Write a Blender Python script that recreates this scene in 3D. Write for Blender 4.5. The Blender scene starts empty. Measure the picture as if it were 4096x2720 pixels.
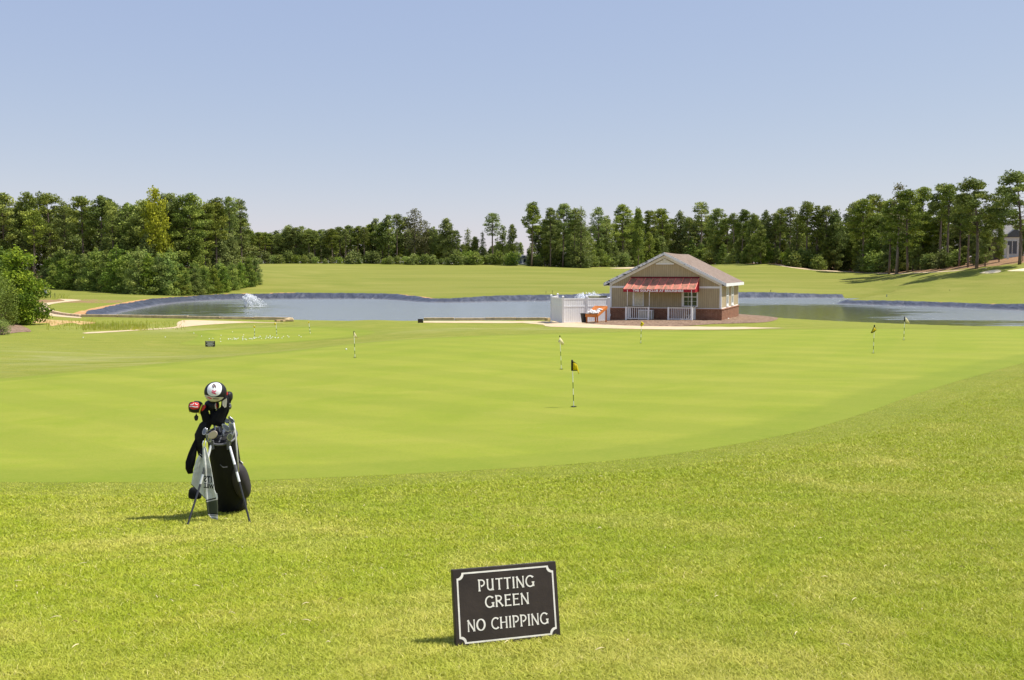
SKY_STR = .12; SKY_DUST = .3; SKY_OZONE = 2.5; SUN_STR = 4.3; EXPO = .6
import bpy, bmesh, math, random
import numpy as np
from mathutils import Vector, Matrix, Euler
from mathutils.geometry import delaunay_2d_cdt
random.seed(7); rng = np.random.default_rng(11)
R_ = math.radians
sc = bpy.context.scene
COL = sc.collection

# ------------------------------------------------------------------ camera (photo measured at 4096 x 2720)
FPX = 4000.0; HOR = 1085.0; CAMZ = 3.5
PITCH = math.atan((1360 - HOR) / FPX)
cam_d = bpy.data.cameras.new('camera'); cam = bpy.data.objects.new('camera', cam_d); COL.objects.link(cam)
cam_d.sensor_width = 36; cam_d.lens = 36 * FPX / 4096; cam_d.clip_end = 6000; cam_d.clip_start = .1
cam.location = (0, 0, CAMZ); cam.rotation_euler = (math.pi / 2 - PITCH, 0, 0)
sc.camera = cam

def W(px, py, Y):
    """world point seen at photo pixel (px,py) at world distance Y"""
    a = (px - 2048) / FPX; b = (1360 - py) / FPX
    c, s = math.cos(PITCH), math.sin(PITCH)
    dy = c + b * s; dz = -s + b * c
    t = Y / dy
    return Vector((a * t, Y, CAMZ + dz * t))

# ------------------------------------------------------------------ terrain: depths below the eye, thin-plate surface
CTL = []
def ctl(px, *yh):
    for Y, H in yh: CTL.append(((px - 512) / 1000.0, Y, -H))
for px in (-500, 0, 300, 600, 1024, 1500):
    ctl(px, (3, 1.6), (4.5, 1.69))
ctl(-500, (8.8, 2.2), (18, 2.6), (30, 3.0), (60, 3.9), (110, 4.0), (200, 2.0), (450, 0))
ctl(0, (6.5, 1.93), (8.8, 2.17), (11.3, 2.35), (18, 2.58), (26.9, 2.85), (42, 3.35), (60, 3.75), (85, 4.05), (108, 4.0), (138, 3.6), (200, 2.0), (300, .2), (450, 0))
ctl(130, (30.4, 2.9), (42, 3.5), (55, 3.85), (70, 4.05), (92, 4.15), (122, 4.0), (140, 3.7), (170, 3.0), (300, 0))
ctl(256, (6.5, 1.93), (8.8, 2.17), (11.3, 2.34), (18, 2.54), (26, 2.74), (35.5, 2.93), (45, 3.6), (52, 3.9), (60, 4.0), (70, 4.02), (78, 4.1), (89, 4.2), (163, 3.78), (176, 1.75 + .6), (190, 1.75), (220, .3), (300, -2.1), (450, -2.4))
ctl(370, (50, 3.4), (60, 3.6), (75, 3.65), (84, 4.2), (164, 3.75), (200, 2.6), (250, .5), (300, -2.1), (450, -2.6))
ctl(390, (41.7, 2.9))
ctl(512, (6.5, 1.9), (8.8, 2.12), (11.3, 2.29), (18, 2.5), (26, 2.6), (44, 2.85), (50, 3.02), (58, 3.3), (66, 3.6), (75, 3.9), (84, 4.15), (151, 3.75), (162, 3.4), (200, 2.5), (250, .6), (300, -1.7), (450, -2))
ctl(640, (39.2, 2.8), (45.2, 2.78), (60, 3.38), (70, 3.5), (80, 3.6), (84, 4.0), (100, 4.25), (167, 3.75), (200, 2.8), (250, 1), (300, -.9), (450, -1))
ctl(720, (60, 3.3), (70, 3.5), (80, 3.55), (92, 4.0))
ctl(775, (8.8, 2.03), (11.3, 2.17), (18, 2.38), (26, 2.5), (45.2, 2.72), (60, 3.22), (93, 4.3), (170, 3.75), (200, 2.7), (240, .5), (260, -1.7), (320, -2.2), (450, -2.4))
ctl(870, (31, 2.54), (37.4, 2.58), (60, 3.22), (84, 4.3), (140, 4.0), (168, 3.75), (185, 3.1), (210, 1.8), (230, .6), (300, -.2), (450, -1))
ctl(900, (150, 3.5), (186, 1.9), (202, .8), (260, 0))
ctl(975, (128, 3.85), (145, 2.7), (160, 1.6), (175, -.3), (200, -2.0), (260, -4), (450, -5))
ctl(1024, (6.5, 1.82), (8.8, 1.95), (11.3, 2.08), (18, 2.25), (26, 2.38), (45, 2.6), (60, 3.3), (78, 4.3), (115, 3.95), (130, 3.2), (150, 1.5), (170, -1.2), (186, -2.7), (260, -5), (450, -6))
ctl(1500, (8.8, 1.95), (26, 2.3), (45, 2.6), (60, 3.3), (75, 4.3), (100, 4.0), (150, 1.0), (200, -2.5), (450, -6))
_c = np.array(CTL); _P = np.stack([_c[:, 0] * 2.6, np.log(_c[:, 1])], 1); _Z = _c[:, 2]
def _phi(r2): return .5 * r2 * np.log(r2 + 1e-12)
def _tps():
    n = len(_P); d2 = ((_P[:, None] - _P[None]) ** 2).sum(-1)
    A = np.zeros((n + 3, n + 3)); A[:n, :n] = _phi(d2) + np.eye(n) * 2e-4
    A[:n, n] = 1; A[:n, n + 1:] = _P; A[n, :n] = 1; A[n + 1:, :n] = _P.T
    return np.linalg.solve(A, np.concatenate([_Z, [0, 0, 0]]))
_w = _tps()
def zbase(x, y):
    x = np.asarray(x, float); y = np.asarray(y, float); sh = x.shape
    x = x.ravel(); y = y.ravel(); Y = np.clip(y, 3, 430); u = np.clip(x / Y, -.95, .95)
    out = np.empty(len(x)); q = np.stack([u * 2.6, np.log(Y)], 1)
    for i in range(0, len(x), 20000):
        s = q[i:i + 20000]; d2 = ((s[:, None] - _P[None]) ** 2).sum(-1)
        out[i:i + 20000] = _phi(d2) @ _w[:len(_P)] + _w[len(_P)] + s @ _w[len(_P) + 1:]
    return (out + CAMZ).reshape(sh)

def sdf(x, y, poly):
    """signed distance, positive inside"""
    x = np.asarray(x, float); y = np.asarray(y, float)
    d = np.full(x.shape, 1e18); ins = np.zeros(x.shape, bool)
    n = len(poly)
    for i in range(n):
        ax, ay = poly[i][:2]; bx, by = poly[(i + 1) % n][:2]
        ex, ey = bx - ax, by - ay; L = ex * ex + ey * ey + 1e-12
        t = np.clip(((x - ax) * ex + (y - ay) * ey) / L, 0, 1)
        d = np.minimum(d, (x - ax - t * ex) ** 2 + (y - ay - t * ey) ** 2)
        if ay != by:
            c = ((ay > y) != (by > y)) & (x < (bx - ax) * (y - ay) / (by - ay) + ax)
            ins ^= c
    d = np.sqrt(d)
    return np.where(ins, d, -d)

def smooth_loop(pts, k=6, closed=True):
    out = []; n = len(pts)
    rngi = range(n) if closed else range(n - 1)
    g = (lambda i: pts[i % n]) if closed else (lambda i: pts[min(max(i, 0), n - 1)])
    for i in rngi:
        p0, p1, p2, p3 = g(i - 1), g(i), g(i + 1), g(i + 2)
        for j in range(k):
            t = j / k
            out.append(tuple(.5 * ((2 * b) + (-a + c) * t + (2 * a - 5 * b + 4 * c - d) * t * t + (-a + 3 * b - 3 * c + d) * t ** 3)
                             for a, b, c, d in zip(p0, p1, p2, p3)))
    if not closed: out.append(tuple(pts[-1]))
    return out

# pond outline (top of its banks): (px at 1024 width, depth H, distance)
_pond = [(91, 94), (106, 108.7), (130, 122), (155, 137), (192, 151), (250, 162), (375, 164), (410, 155), (440, 145), (500, 150), (560, 154),
         (640, 167), (760, 170), (884, 168), (893, 163), (872, 157), (846, 141), (856, 137.5), (905, 131), (960, 125), (1024, 116), (1200, 103),
         (1500, 98), (1500, 74), (1200, 75), (1024, 78), (940, 81), (875, 84.5), (815, 89), (765, 95), (715, 99), (640, 100), (600, 92), (570, 86), (500, 85.5), (430, 86), (350, 86.5), (250, 89), (160, 91)]
POND = [((px - 512) / 1000 * Y, Y) for px, Y in _pond]
PONDS = smooth_loop(POND, 5)
WATER_Z = CAMZ - 4.5
def zt(x, y):
    z = zbase(x, y)
    xx = np.asarray(x, float); yy = np.asarray(y, float)
    m = (yy > 60) & (yy < 190)
    if m.any():
        s = np.zeros(xx.shape); s[m] = sdf(xx[m], yy[m], PONDS)
        z = np.where((s > 0) & m, np.minimum(z, np.maximum(z - s * .36, WATER_Z - 1.6)), z)
    return z
def zt1(x, y): return float(zt(np.array([x]), np.array([y]))[0])
def zb1(x, y): return float(zbase(np.array([x]), np.array([y]))[0])
_YS = np.exp(np.linspace(math.log(3.2), math.log(420), 2600))
def G(px, py, ymin=3.2, base=True):
    """ground point under photo pixel"""
    a = W(px, py, 1.0)
    Y = _YS[_YS >= ymin]; x = a.x * Y; z = CAMZ + (a.z - CAMZ) * Y
    zz = zbase(x, Y) if base else zt(x, Y)
    hit = np.nonzero(z <= zz)[0]
    i = hit[0] if len(hit) else len(Y) - 1
    return Vector((float(x[i]), float(Y[i]), float(zz[i])))

# ------------------------------------------------------------------ bookkeeping
def tag(o, label=None, cat=None, group=None, kind=None):
    if label: o['label'] = label
    if cat: o['category'] = cat
    if group: o['group'] = group
    if kind: o['kind'] = kind
    return o
def empty(name, loc, rz=0, **k):
    o = bpy.data.objects.new(name, None); COL.objects.link(o); o.location = loc; o.rotation_euler = (0, 0, rz)
    o.empty_display_size = .2
    return tag(o, **k)
def link_mesh(name, verts, faces, mats, parent=None, midx=None, smooth=False, attrs=None, loc=None):
    me = bpy.data.meshes.new(name)
    if isinstance(verts, np.ndarray) and isinstance(faces, np.ndarray):
        nv, nf, k = len(verts), len(faces), faces.shape[1]
        me.vertices.add(nv); me.vertices.foreach_set('co', verts.astype(np.float32).ravel())
        me.loops.add(nf * k); me.loops.foreach_set('vertex_index', faces.astype(np.int32).ravel())
        me.polygons.add(nf); me.polygons.foreach_set('loop_start', np.arange(0, nf * k, k, dtype=np.int32))
        me.update(calc_edges=True)
    else:
        me.from_pydata([tuple(v) for v in verts], [], [tuple(f) for f in faces])
    if not isinstance(mats, (list, tuple)): mats = [mats]
    for m in mats: me.materials.append(m)
    if midx is not None: me.polygons.foreach_set('material_index', np.array(midx, dtype=np.int32))
    if smooth: me.polygons.foreach_set('use_smooth', np.ones(len(me.polygons), bool))
    for an, av in (attrs or {}).items():
        a = me.attributes.new(an, 'FLOAT', 'POINT'); a.data.foreach_set('value', np.asarray(av, np.float32))
    me.validate(); me.update()
    o = bpy.data.objects.new(name, me); COL.objects.link(o)
    if parent is not None: o.parent = parent
    if loc is not None: o.location = loc
    return o
def copy_tree(o, parent=None):
    c = o.copy(); COL.objects.link(c); c.parent = parent
    for ch in o.children: copy_tree(ch, c)
    return c

class MB:
    def __init__(s): s.v = []; s.f = []; s.m = []
    def add(s, vs, fs, m=0):
        b = len(s.v); s.v += [tuple(v) for v in vs]; s.f += [tuple(i + b for i in f) for f in fs]; s.m += [m] * len(fs); return s
    def box(s, x0, x1, y0, y1, z0, z1, m=0):
        return s.add([(x0, y0, z0), (x1, y0, z0), (x1, y1, z0), (x0, y1, z0), (x0, y0, z1), (x1, y0, z1), (x1, y1, z1), (x0, y1, z1)],
                     [(0, 3, 2, 1), (4, 5, 6, 7), (0, 1, 5, 4), (1, 2, 6, 5), (2, 3, 7, 6), (3, 0, 4, 7)], m)
    def beam(s, a, b, w, h, m=0, up=(0, 0, 1)):
        """rectangular bar from a to b"""
        a = Vector(a); b = Vector(b); d = (b - a).normalized(); u = Vector(up); x = d.cross(u)
        if x.length < 1e-5: x = d.cross(Vector((0, 1, 0)))
        x.normalize(); u = x.cross(d); vs = []
        for p in (a, b):
            for sx, su in ((-1, -1), (1, -1), (1, 1), (-1, 1)): vs.append(p + x * sx * w / 2 + u * su * h / 2)
        return s.add(vs, [(0, 1, 2, 3), (7, 6, 5, 4), (0, 4, 5, 1), (1, 5, 6, 2), (2, 6, 7, 3), (3, 7, 4, 0)], m)
    def tube(s, pts, rad, n=10, m=0, cap=True, flat=1.0, side=None):
        pts = [Vector(p) for p in pts]; k = len(pts)
        if not isinstance(rad, (list, tuple)): rad = [rad] * k
        vs = []; x = None
        for i, p in enumerate(pts):
            d = (pts[min(i + 1, k - 1)] - pts[max(i - 1, 0)]).normalized()
            if x is None:
                x = Vector(side) if side else (Vector((1, 0, 0)) if abs(d.x) < .9 else Vector((0, 0, 1)))
            x = (x - d * x.dot(d)).normalized(); y = d.cross(x)
            for j in range(n):
                t = 2 * math.pi * j / n
                vs.append(p + x * math.cos(t) * rad[i] + y * math.sin(t) * rad[i] * flat)
        fs = [(i * n + j, i * n + (j + 1) % n, (i + 1) * n + (j + 1) % n, (i + 1) * n + j) for i in range(k - 1) for j in range(n)]
        if cap: fs += [tuple(range(n - 1, -1, -1)), tuple((k - 1) * n + j for j in range(n))]
        return s.add(vs, fs, m)
    def ell(s, c, r, nu=20, nv=12, m=0, rot=None, fn=None):
        vs = []; c = Vector(c)
        for i in range(nv + 1):
            p = math.pi * i / nv
            for j in range(nu):
                t = 2 * math.pi * j / nu
                q = Vector((math.sin(p) * math.cos(t), math.sin(p) * math.sin(t), math.cos(p)))
                if fn: q = fn(q)
                q = Vector((q.x * r[0], q.y * r[1], q.z * r[2]))
                if rot is not None: q = rot @ q
                vs.append(c + q)
        fs = [(i * nu + j, (i + 1) * nu + j, (i + 1) * nu + (j + 1) % nu, i * nu + (j + 1) % nu) for i in range(nv) for j in range(nu)]
        return s.add(vs, fs, m)
    def prism(s, outline, d, m=0):
        """outline: 3D loop, d: extrusion vector"""
        n = len(outline); o = [Vector(p) for p in outline]; d = Vector(d)
        return s.add(o + [p + d for p in o], [tuple(range(n - 1, -1, -1)), tuple(range(n, 2 * n))] + [(i, (i + 1) % n, n + (i + 1) % n, n + i) for i in range(n)], m)
    def build(s, name, mats, parent=None, smooth=False, origin=None, bevel=0):
        v = s.v
        if parent is not None and origin is None and parent.rotation_euler.z == 0 and getattr(s, 'world', False):
            origin = parent.location
        if origin is not None: v = [(a - origin[0], b - origin[1], c - origin[2]) for a, b, c in v]
        o = link_mesh(name, v, s.f, mats, parent, s.m, smooth)
        me = o.data; bm = bmesh.new(); bm.from_mesh(me); bmesh.ops.remove_doubles(bm, verts=bm.verts, dist=1e-6)
        bmesh.ops.recalc_face_normals(bm, faces=bm.faces); bm.to_mesh(me); bm.free()
        if bevel:
            md = o.modifiers.new('bevel', 'BEVEL'); md.width = bevel; md.segments = 2; md.limit_method = 'ANGLE'; md.angle_limit = R_(40)
        return o
class WMB(MB): world = True      # vertices given in world space, parent is an unrotated Empty

def text_mesh(txt, size, bold=0.0, shear=0, space=1.0, align='CENTER'):
    """returns (verts2d, faces) of a line of text, centred"""
    cu = bpy.data.curves.new('lettering', 'FONT'); cu.body = txt; cu.size = size; cu.offset = bold; cu.shear = shear
    cu.space_character = space; cu.align_x = align; cu.align_y = 'CENTER'; cu.resolution_u = 3
    o = bpy.data.objects.new('lettering', cu); COL.objects.link(o)
    me = bpy.data.meshes.new_from_object(o)
    vs = [tuple(v.co) for v in me.vertices]; fs = [tuple(p.vertices) for p in me.polygons]
    bpy.data.objects.remove(o); bpy.data.curves.remove(cu); bpy.data.meshes.remove(me)
    return vs, fs

# ------------------------------------------------------------------ materials
class NT:
    def __init__(s, name):
        s.mat = bpy.data.materials.new(name); s.mat.use_nodes = True; s.t = s.mat.node_tree; s.n = s.t.nodes
        s.p = s.n['Principled BSDF']; s.out = s.n['Material Output']
    def node(s, typ, **k):
        nd = s.n.new(typ)
        for a, b in k.items():
            if a == 'i':
                for kk, vv in b.items():
                    if isinstance(vv, bpy.types.NodeSocket): s.t.links.new(vv, nd.inputs[kk])
                    else: nd.inputs[kk].default_value = vv
            else: setattr(nd, a, b)
        return nd
    def link(s, a, b): s.t.links.new(a, b)
    def coord(s, scale=(1, 1, 1), obj=False, rot=(0, 0, 0)):
        if obj: src = s.node('ShaderNodeTexCoord').outputs['Object']
        else: src = s.node('ShaderNodeNewGeometry').outputs['Position']
        return s.node('ShaderNodeMapping', i={'Vector': src, 'Scale': scale, 'Rotation': rot}).outputs[0]
    def noise(s, vec, scale, detail=3, rough=.55, dist=0):
        return s.node('ShaderNodeTexNoise', i={'Vector': vec, 'Scale': scale, 'Detail': detail, 'Roughness': rough, 'Distortion': dist}).outputs['Fac']
    def ramp(s, fac, stops, interp='LINEAR'):
        r = s.node('ShaderNodeValToRGB'); r.color_ramp.interpolation = interp; s.link(fac, r.inputs[0]); e = r.color_ramp.elements
        while len(e) < len(stops): e.new(.5)
        for el, (p, c) in zip(e, stops):
            el.position = p; el.color = (tuple(c) + (1,)) if isinstance(c, (tuple, list)) else (c, c, c, 1)
        return r.outputs[0]
    def mix(s, fac, a, b, blend='MIX'):
        m = s.node('ShaderNodeMix', data_type='RGBA', blend_type=blend)
        for nm, v in (('Factor', fac), ('A', a), ('B', b)):
            idx = {'Factor': 0, 'A': 6, 'B': 7}[nm]
            if isinstance(v, bpy.types.NodeSocket): s.link(v, m.inputs[idx])
            else: m.inputs[idx].default_value = (v if nm == 'Factor' else tuple(v) + (1,) * (4 - len(v)))
        return m.outputs[2]
    def math(s, op, a, b=0.0, clamp=False):
        m = s.node('ShaderNodeMath', operation=op, use_clamp=clamp)
        for i, v in enumerate((a, b)):
            if isinstance(v, bpy.types.NodeSocket): s.link(v, m.inputs[i])
            else: m.inputs[i].default_value = v
        return m.outputs[0]
    def mapr(s, v, a, b, c=0.0, d=1.0):
        return s.node('ShaderNodeMapRange', i={'Value': v, 'From Min': a, 'From Max': b, 'To Min': c, 'To Max': d}).outputs[0]
    def attr(s, name): return s.node('ShaderNodeAttribute', attribute_name=name).outputs['Fac']
    def bump(s, h, strength=.3, dist=.01):
        b = s.node('ShaderNodeBump', i={'Height': h, 'Strength': strength, 'Distance': dist}); s.link(b.outputs[0], s.p.inputs['Normal']); return b
    def fin(s, col=None, rough=.8, spec=.3, metal=0):
        if col is not None:
            if isinstance(col, bpy.types.NodeSocket): s.link(col, s.p.inputs['Base Color'])
            else: s.p.inputs['Base Color'].default_value = tuple(col) + (1,)
        if isinstance(rough, bpy.types.NodeSocket): s.link(rough, s.p.inputs['Roughness'])
        else: s.p.inputs['Roughness'].default_value = rough
        s.p.inputs['Specular IOR Level'].default_value = spec; s.p.inputs['Metallic'].default_value = metal
        return s.mat
def simple(name, col, rough=.7, spec=.3, metal=0, var=.15, vs=8.0, bump=0, bs=60.0, obj=True):
    t = NT(name); c = t.coord(obj=obj)
    n = t.noise(c, vs, 4, .6)
    lo = tuple(x * (1 - var) for x in col); hi = tuple(min(1, x * (1 + var)) for x in col)
    k = t.ramp(n, [(.3, lo), (.7, hi)])
    if bump: t.bump(t.noise(c, bs, 3), bump, .004)
    return t.fin(k, rough, spec, metal)

M = {}
def build_mats():
    # --- grass of the rough / fairways, with clay rims near the pond
    t = NT('grass_ground'); c = t.coord()
    big = t.noise(c, .06, 3, .5); mid = t.noise(c, .55, 4, .6, .6); fine = t.noise(c, 7, 4, .7); vf = t.noise(c, 60, 3, .7)
    a = t.ramp(mid, [(.30, (.150, .190, .020)), (.5, (.215, .240, .030)), (.70, (.290, .275, .052))])
    a = t.mix(t.mapr(big, .35, .65, 0, .55), a, (.230, .265, .030))
    a = t.mix(t.mapr(fine, .35, .75, 0, .42), a, (.34, .31, .09))
    a = t.mix(t.mapr(vf, .55, .3, 0, .5), a, (.11, .135, .018))
    # far fairway: smoother, paler
    pos = t.node('ShaderNodeSeparateXYZ', i={0: t.node('ShaderNodeNewGeometry').outputs['Position']})
    far = t.mapr(pos.outputs[1], 95, 150)
    cs = t.coord(scale=(.012, .05, 1), rot=(0, 0, R_(14)))
    stripes = t.noise(cs, 2.2, 3, .5, .4)
    fcol = t.ramp(stripes, [(.32, (.165, .190, .028)), (.5, (.205, .215, .038)), (.68, (.245, .240, .052))])
    fcol = t.mix(t.mapr(t.noise(c, .9, 4, .7), .3, .8, 0, .35), fcol, (.190, .195, .040))
    a = t.mix(far, a, fcol)
    # collar round the greens
    sg = t.attr('sd_green')
    col = t.math('MULTIPLY', t.mapr(t.math('ADD', sg, t.mapr(fine, .3, .7, -.3, .3)), -1.5, -.5), .25)
    a = t.mix(col, a, t.ramp(fine, [(.3, (.155, .200, .022)), (.7, (.220, .255, .034))]))
    # dry streaks on the slopes left/behind the green
    dry = t.math('MULTIPLY', t.attr('dry'), t.mapr(t.noise(t.coord(scale=(.25, 1, 1)), 1.1, 4, .65, .5), .45, .65))
    a = t.mix(dry, a, (.36, .34, .15))
    # pine straw under trees
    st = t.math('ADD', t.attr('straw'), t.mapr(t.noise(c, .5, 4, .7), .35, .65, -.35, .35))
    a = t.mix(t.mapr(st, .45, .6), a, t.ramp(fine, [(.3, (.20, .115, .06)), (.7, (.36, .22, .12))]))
    clay = t.math('ADD', t.attr('clay'), t.mapr(t.noise(c, 1.3, 4, .7), .3, .7, -.4, .4))
    a = t.mix(t.mapr(clay, .45, .6), a, t.ramp(t.noise(c, 2.5, 4), [(.3, (.42, .20, .075)), (.7, (.60, .37, .18))]))
    t.bump(t.math('ADD', t.noise(c, 22, 3, .7), vf), .55, .05)
    M['ground'] = t.fin(a, .95, .12)
    # --- blades
    t = NT('grass_blade'); b = t.attr('tint')
    a = t.ramp(b, [(0, (.235, .315, .010)), (.35, (.365, .415, .016)), (.65, (.465, .475, .034)), (.88, (.575, .54, .095)), (1, (.80, .69, .32))])
    big = t.noise(t.coord(), .33, 4, .6, .8); a = t.mix(t.mapr(big, .54, .38, 0, .5), a, (.34, .43, .02)); a = t.mix(t.mapr(big, .52, .66, 0, .38), a, (.70, .62, .17))
    mid = t.noise(t.coord(), 1.1, 5, .65, .8)
    a = t.mix(t.mapr(mid, .56, .34, 0, .36), a, (.32, .42, .018)); 
    a = t.mix(t.mapr(mid, .50, .70, 0, .30), a, (.72, .63, .18))
    t.fin(a, .6, .25)
    a = t.mix(t.math('MULTIPLY', t.attr('collar'), .12), a, (.36, .44, .035)); t.link(a, t.p.inputs['Base Color'])
    tr = t.node('ShaderNodeBsdfTranslucent', i={'Color': a}); mx = t.node('ShaderNodeMixShader', i={0: .16, 1: t.p.outputs[0], 2: tr.outputs[0]})
    t.link(mx.outputs[0], t.out.inputs[0]); M['blade'] = t.mat
    # --- putting green
    t = NT('putting_turf'); c = t.coord()
    w1 = t.node('ShaderNodeTexWave', i={'Vector': t.coord(rot=(0, 0, R_(24))), 'Scale': .115, 'Distortion': 1.6, 'Detail': 2, 'Detail Scale': .5}).outputs['Fac']
    w2 = t.node('ShaderNodeTexWave', i={'Vector': t.coord(rot=(0, 0, R_(-46))), 'Scale': .14, 'Distortion': 2.2, 'Detail': 2, 'Detail Scale': .4}).outputs['Fac']
    mid = t.noise(t.coord(scale=(.6, 1, 1)), .45, 6, .66, .8); fi = t.noise(c, 6, 5, .75); gr = t.noise(t.coord(scale=(.8, 1, 1)), 38, 3, .75)
    a = t.ramp(mid, [(.30, (.188, .244, .016)), (.5, (.232, .274, .024)), (.70, (.285, .300, .040))])
    a = t.mix(t.mapr(w1, .35, .65, 0, .30), a, (.270, .282, .038)); a = t.mix(t.mapr(w2, .35, .65, 0, .30), a, (.172, .222, .020))
    a = t.mix(t.mapr(fi, .35, .68, 0, .38), a, (.262, .258, .042)); a = t.mix(t.mapr(gr, .55, .35, 0, .30), a, (.125, .170, .014))
    a = t.mix(t.mapr(t.noise(t.coord(scale=(.6, 1.2, 1)), 1.7, 5, .75), .66, .74, 0, .45), a, (.37, .35, .12))
    edge = t.math('ADD', t.attr('rim'), t.mapr(t.noise(c, 2.2, 4, .7), .3, .7, -.12, .12))
    a = t.mix(t.math('MULTIPLY', t.mapr(edge, 1.2, .85), .42), a, t.ramp(fi, [(.3, (.125, .178, .014)), (.7, (.180, .222, .022))]))
    t.bump(t.math('ADD', t.noise(c, 90, 3, .7), gr), .35, .012)
    M['green'] = t.fin(a, .9, .15)
    # --- cart path concrete
    t = NT('sandy_concrete'); c = t.coord()
    a = t.ramp(t.noise(c, 1.6, 5, .7), [(.3, (.46, .35, .21)), (.5, (.56, .43, .27)), (.75, (.64, .51, .33))])
    a = t.mix(t.mapr(t.noise(c, 14, 4, .75), .62, .75, 0, .5), a, (.42, .32, .2)); t.bump(t.noise(c, 40, 3), .2, .01)
    M['path'] = t.fin(a, .9, .2)
    t = NT('clay_dirt'); c = t.coord()
    a = t.ramp(t.noise(c, 1.2, 5, .7), [(.3, (.40, .20, .08)), (.55, (.60, .38, .19)), (.75, (.70, .54, .34))]); a = t.mix(t.mapr(t.noise(c, 2.3, 4, .7), .5, .62), a, (.2, .25, .05))
    M['clay'] = t.fin(a, .95, .1)
    t = NT('bunker_sand'); c = t.coord(); a = t.ramp(t.noise(c, .8, 4), [(.3, (.62, .50, .30)), (.7, (.78, .68, .47))]); M['sand'] = t.fin(a, .95, .1)
    t = NT('bark_mulch'); c = t.coord()
    v = t.node('ShaderNodeTexVoronoi', i={'Vector': c, 'Scale': 9.0}).outputs['Color']
    a = t.mix(t.node('ShaderNodeSeparateColor', i={0: v}).outputs[0], (.085, .05, .032), (.36, .245, .165)); a = t.mix(t.mapr(t.noise(c, .8, 3), .4, .7, 0, .4), a, (.36, .26, .18))
    t.bump(t.node('ShaderNodeTexVoronoi', i={'Vector': c, 'Scale': 14.0}).outputs['Distance'], .8, .05); M['mulch'] = t.fin(a, .95, .1)
    # --- water
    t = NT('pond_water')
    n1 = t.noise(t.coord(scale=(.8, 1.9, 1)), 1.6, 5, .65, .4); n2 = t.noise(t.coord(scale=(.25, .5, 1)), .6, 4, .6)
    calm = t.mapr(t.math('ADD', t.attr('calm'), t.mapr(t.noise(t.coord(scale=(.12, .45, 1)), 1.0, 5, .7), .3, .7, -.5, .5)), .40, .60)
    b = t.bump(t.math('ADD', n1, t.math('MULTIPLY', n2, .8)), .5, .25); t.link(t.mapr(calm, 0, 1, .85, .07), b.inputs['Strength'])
    col = t.mix(calm, (.205, .225, .225), (.085, .100, .018))  # calm patches: algae green, with olive tree reflection put into the base colour
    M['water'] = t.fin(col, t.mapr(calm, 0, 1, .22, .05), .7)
    # --- pond liner
    t = NT('liner_sheet'); c = t.coord(); n = t.noise(t.coord(scale=(1.2, .5, .8), rot=(0, 0, .3)), 1.0, 5, .6, 1.2)
    a = t.ramp(n, [(.3, (.026, .029, .040)), (.55, (.052, .058, .078)), (.8, (.125, .135, .165))])
    dry = t.mapr(t.node('ShaderNodeSeparateXYZ', i={0: t.node('ShaderNodeNewGeometry').outputs['Position']}).outputs[2], WATER_Z + .22, WATER_Z + .02)
    a = t.mix(t.math('MULTIPLY', dry, .6), a, (.20, .195, .20)); t.bump(n, .9, .25); M['liner'] = t.fin(a, .42, .5)
    # --- foliage
    def leafmat(key, lo, mid_, hi, trans=.25):
        t = NT(key + '_foliage'); b = t.attr('tint'); rnd = t.node('ShaderNodeObjectInfo').outputs['Random']
        a = t.ramp(b, [(0, lo), (.5, mid_), (1, hi)])
        hs = t.node('ShaderNodeHueSaturation', i={'Hue': t.mapr(rnd, 0, 1, .494, .512), 'Saturation': t.mapr(t.math('FRACT', t.math('MULTIPLY', rnd, 7.3)), 0, 1, 1.05, .88), 'Value': t.mapr(t.math('FRACT', t.math('MULTIPLY', rnd, 13.7)), 0, 1, .78, 1.25), 'Color': a}).outputs[0]
        t.fin(hs, .65, .18)
        tr = t.node('ShaderNodeBsdfTranslucent', i={'Color': hs}); mx = t.node('ShaderNodeMixShader', i={0: trans, 1: t.p.outputs[0], 2: tr.outputs[0]})
        t.link(mx.outputs[0], t.out.inputs[0]); M[key] = t.mat
    leafmat('pine', (.085, .118, .020), (.190, .235, .036), (.410, .440, .085), .24)
    leafmat('broad', (.090, .120, .024), (.190, .235, .042), (.400, .430, .100), .24)
    leafmat('young', (.090, .150, .022), (.205, .275, .038), (.420, .470, .080), .28)
    leafmat('yellow', (.23, .25, .015), (.42, .43, .025), (.66, .63, .05), .35)
    leafmat('olive', (.10, .10, .03), (.17, .165, .06), (.27, .245, .11), .3)
    leafmat('nearpine', (.05, .10, .008), (.16, .25, .015), (.42, .50, .04), .30)
    t = NT('bark'); c = t.coord(scale=(3, 3, .7)); a = t.ramp(t.noise(c, 2.0, 5, .7), [(.3, (.085, .062, .048)), (.7, (.24, .185, .15))]); t.bump(t.noise(c, 4, 4), .6, .05); M['bark'] = t.fin(a, .95, .1)
    t = NT('pale_bark'); c = t.coord(scale=(3, 3, .7)); a = t.ramp(t.noise(c, 2.0, 5, .7), [(.3, (.16, .125, .10)), (.7, (.34, .28, .24))]); M['bark2'] = t.fin(a, .95, .1)
build_mats()
# ================================================================== SETTING
def ring(pp, k=6, smooth=True, lo=3.2):
    pts = [tuple(G(a, b, lo)[:2]) for a, b in pp]
    return smooth_loop(pts, k) if smooth else pts
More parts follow.
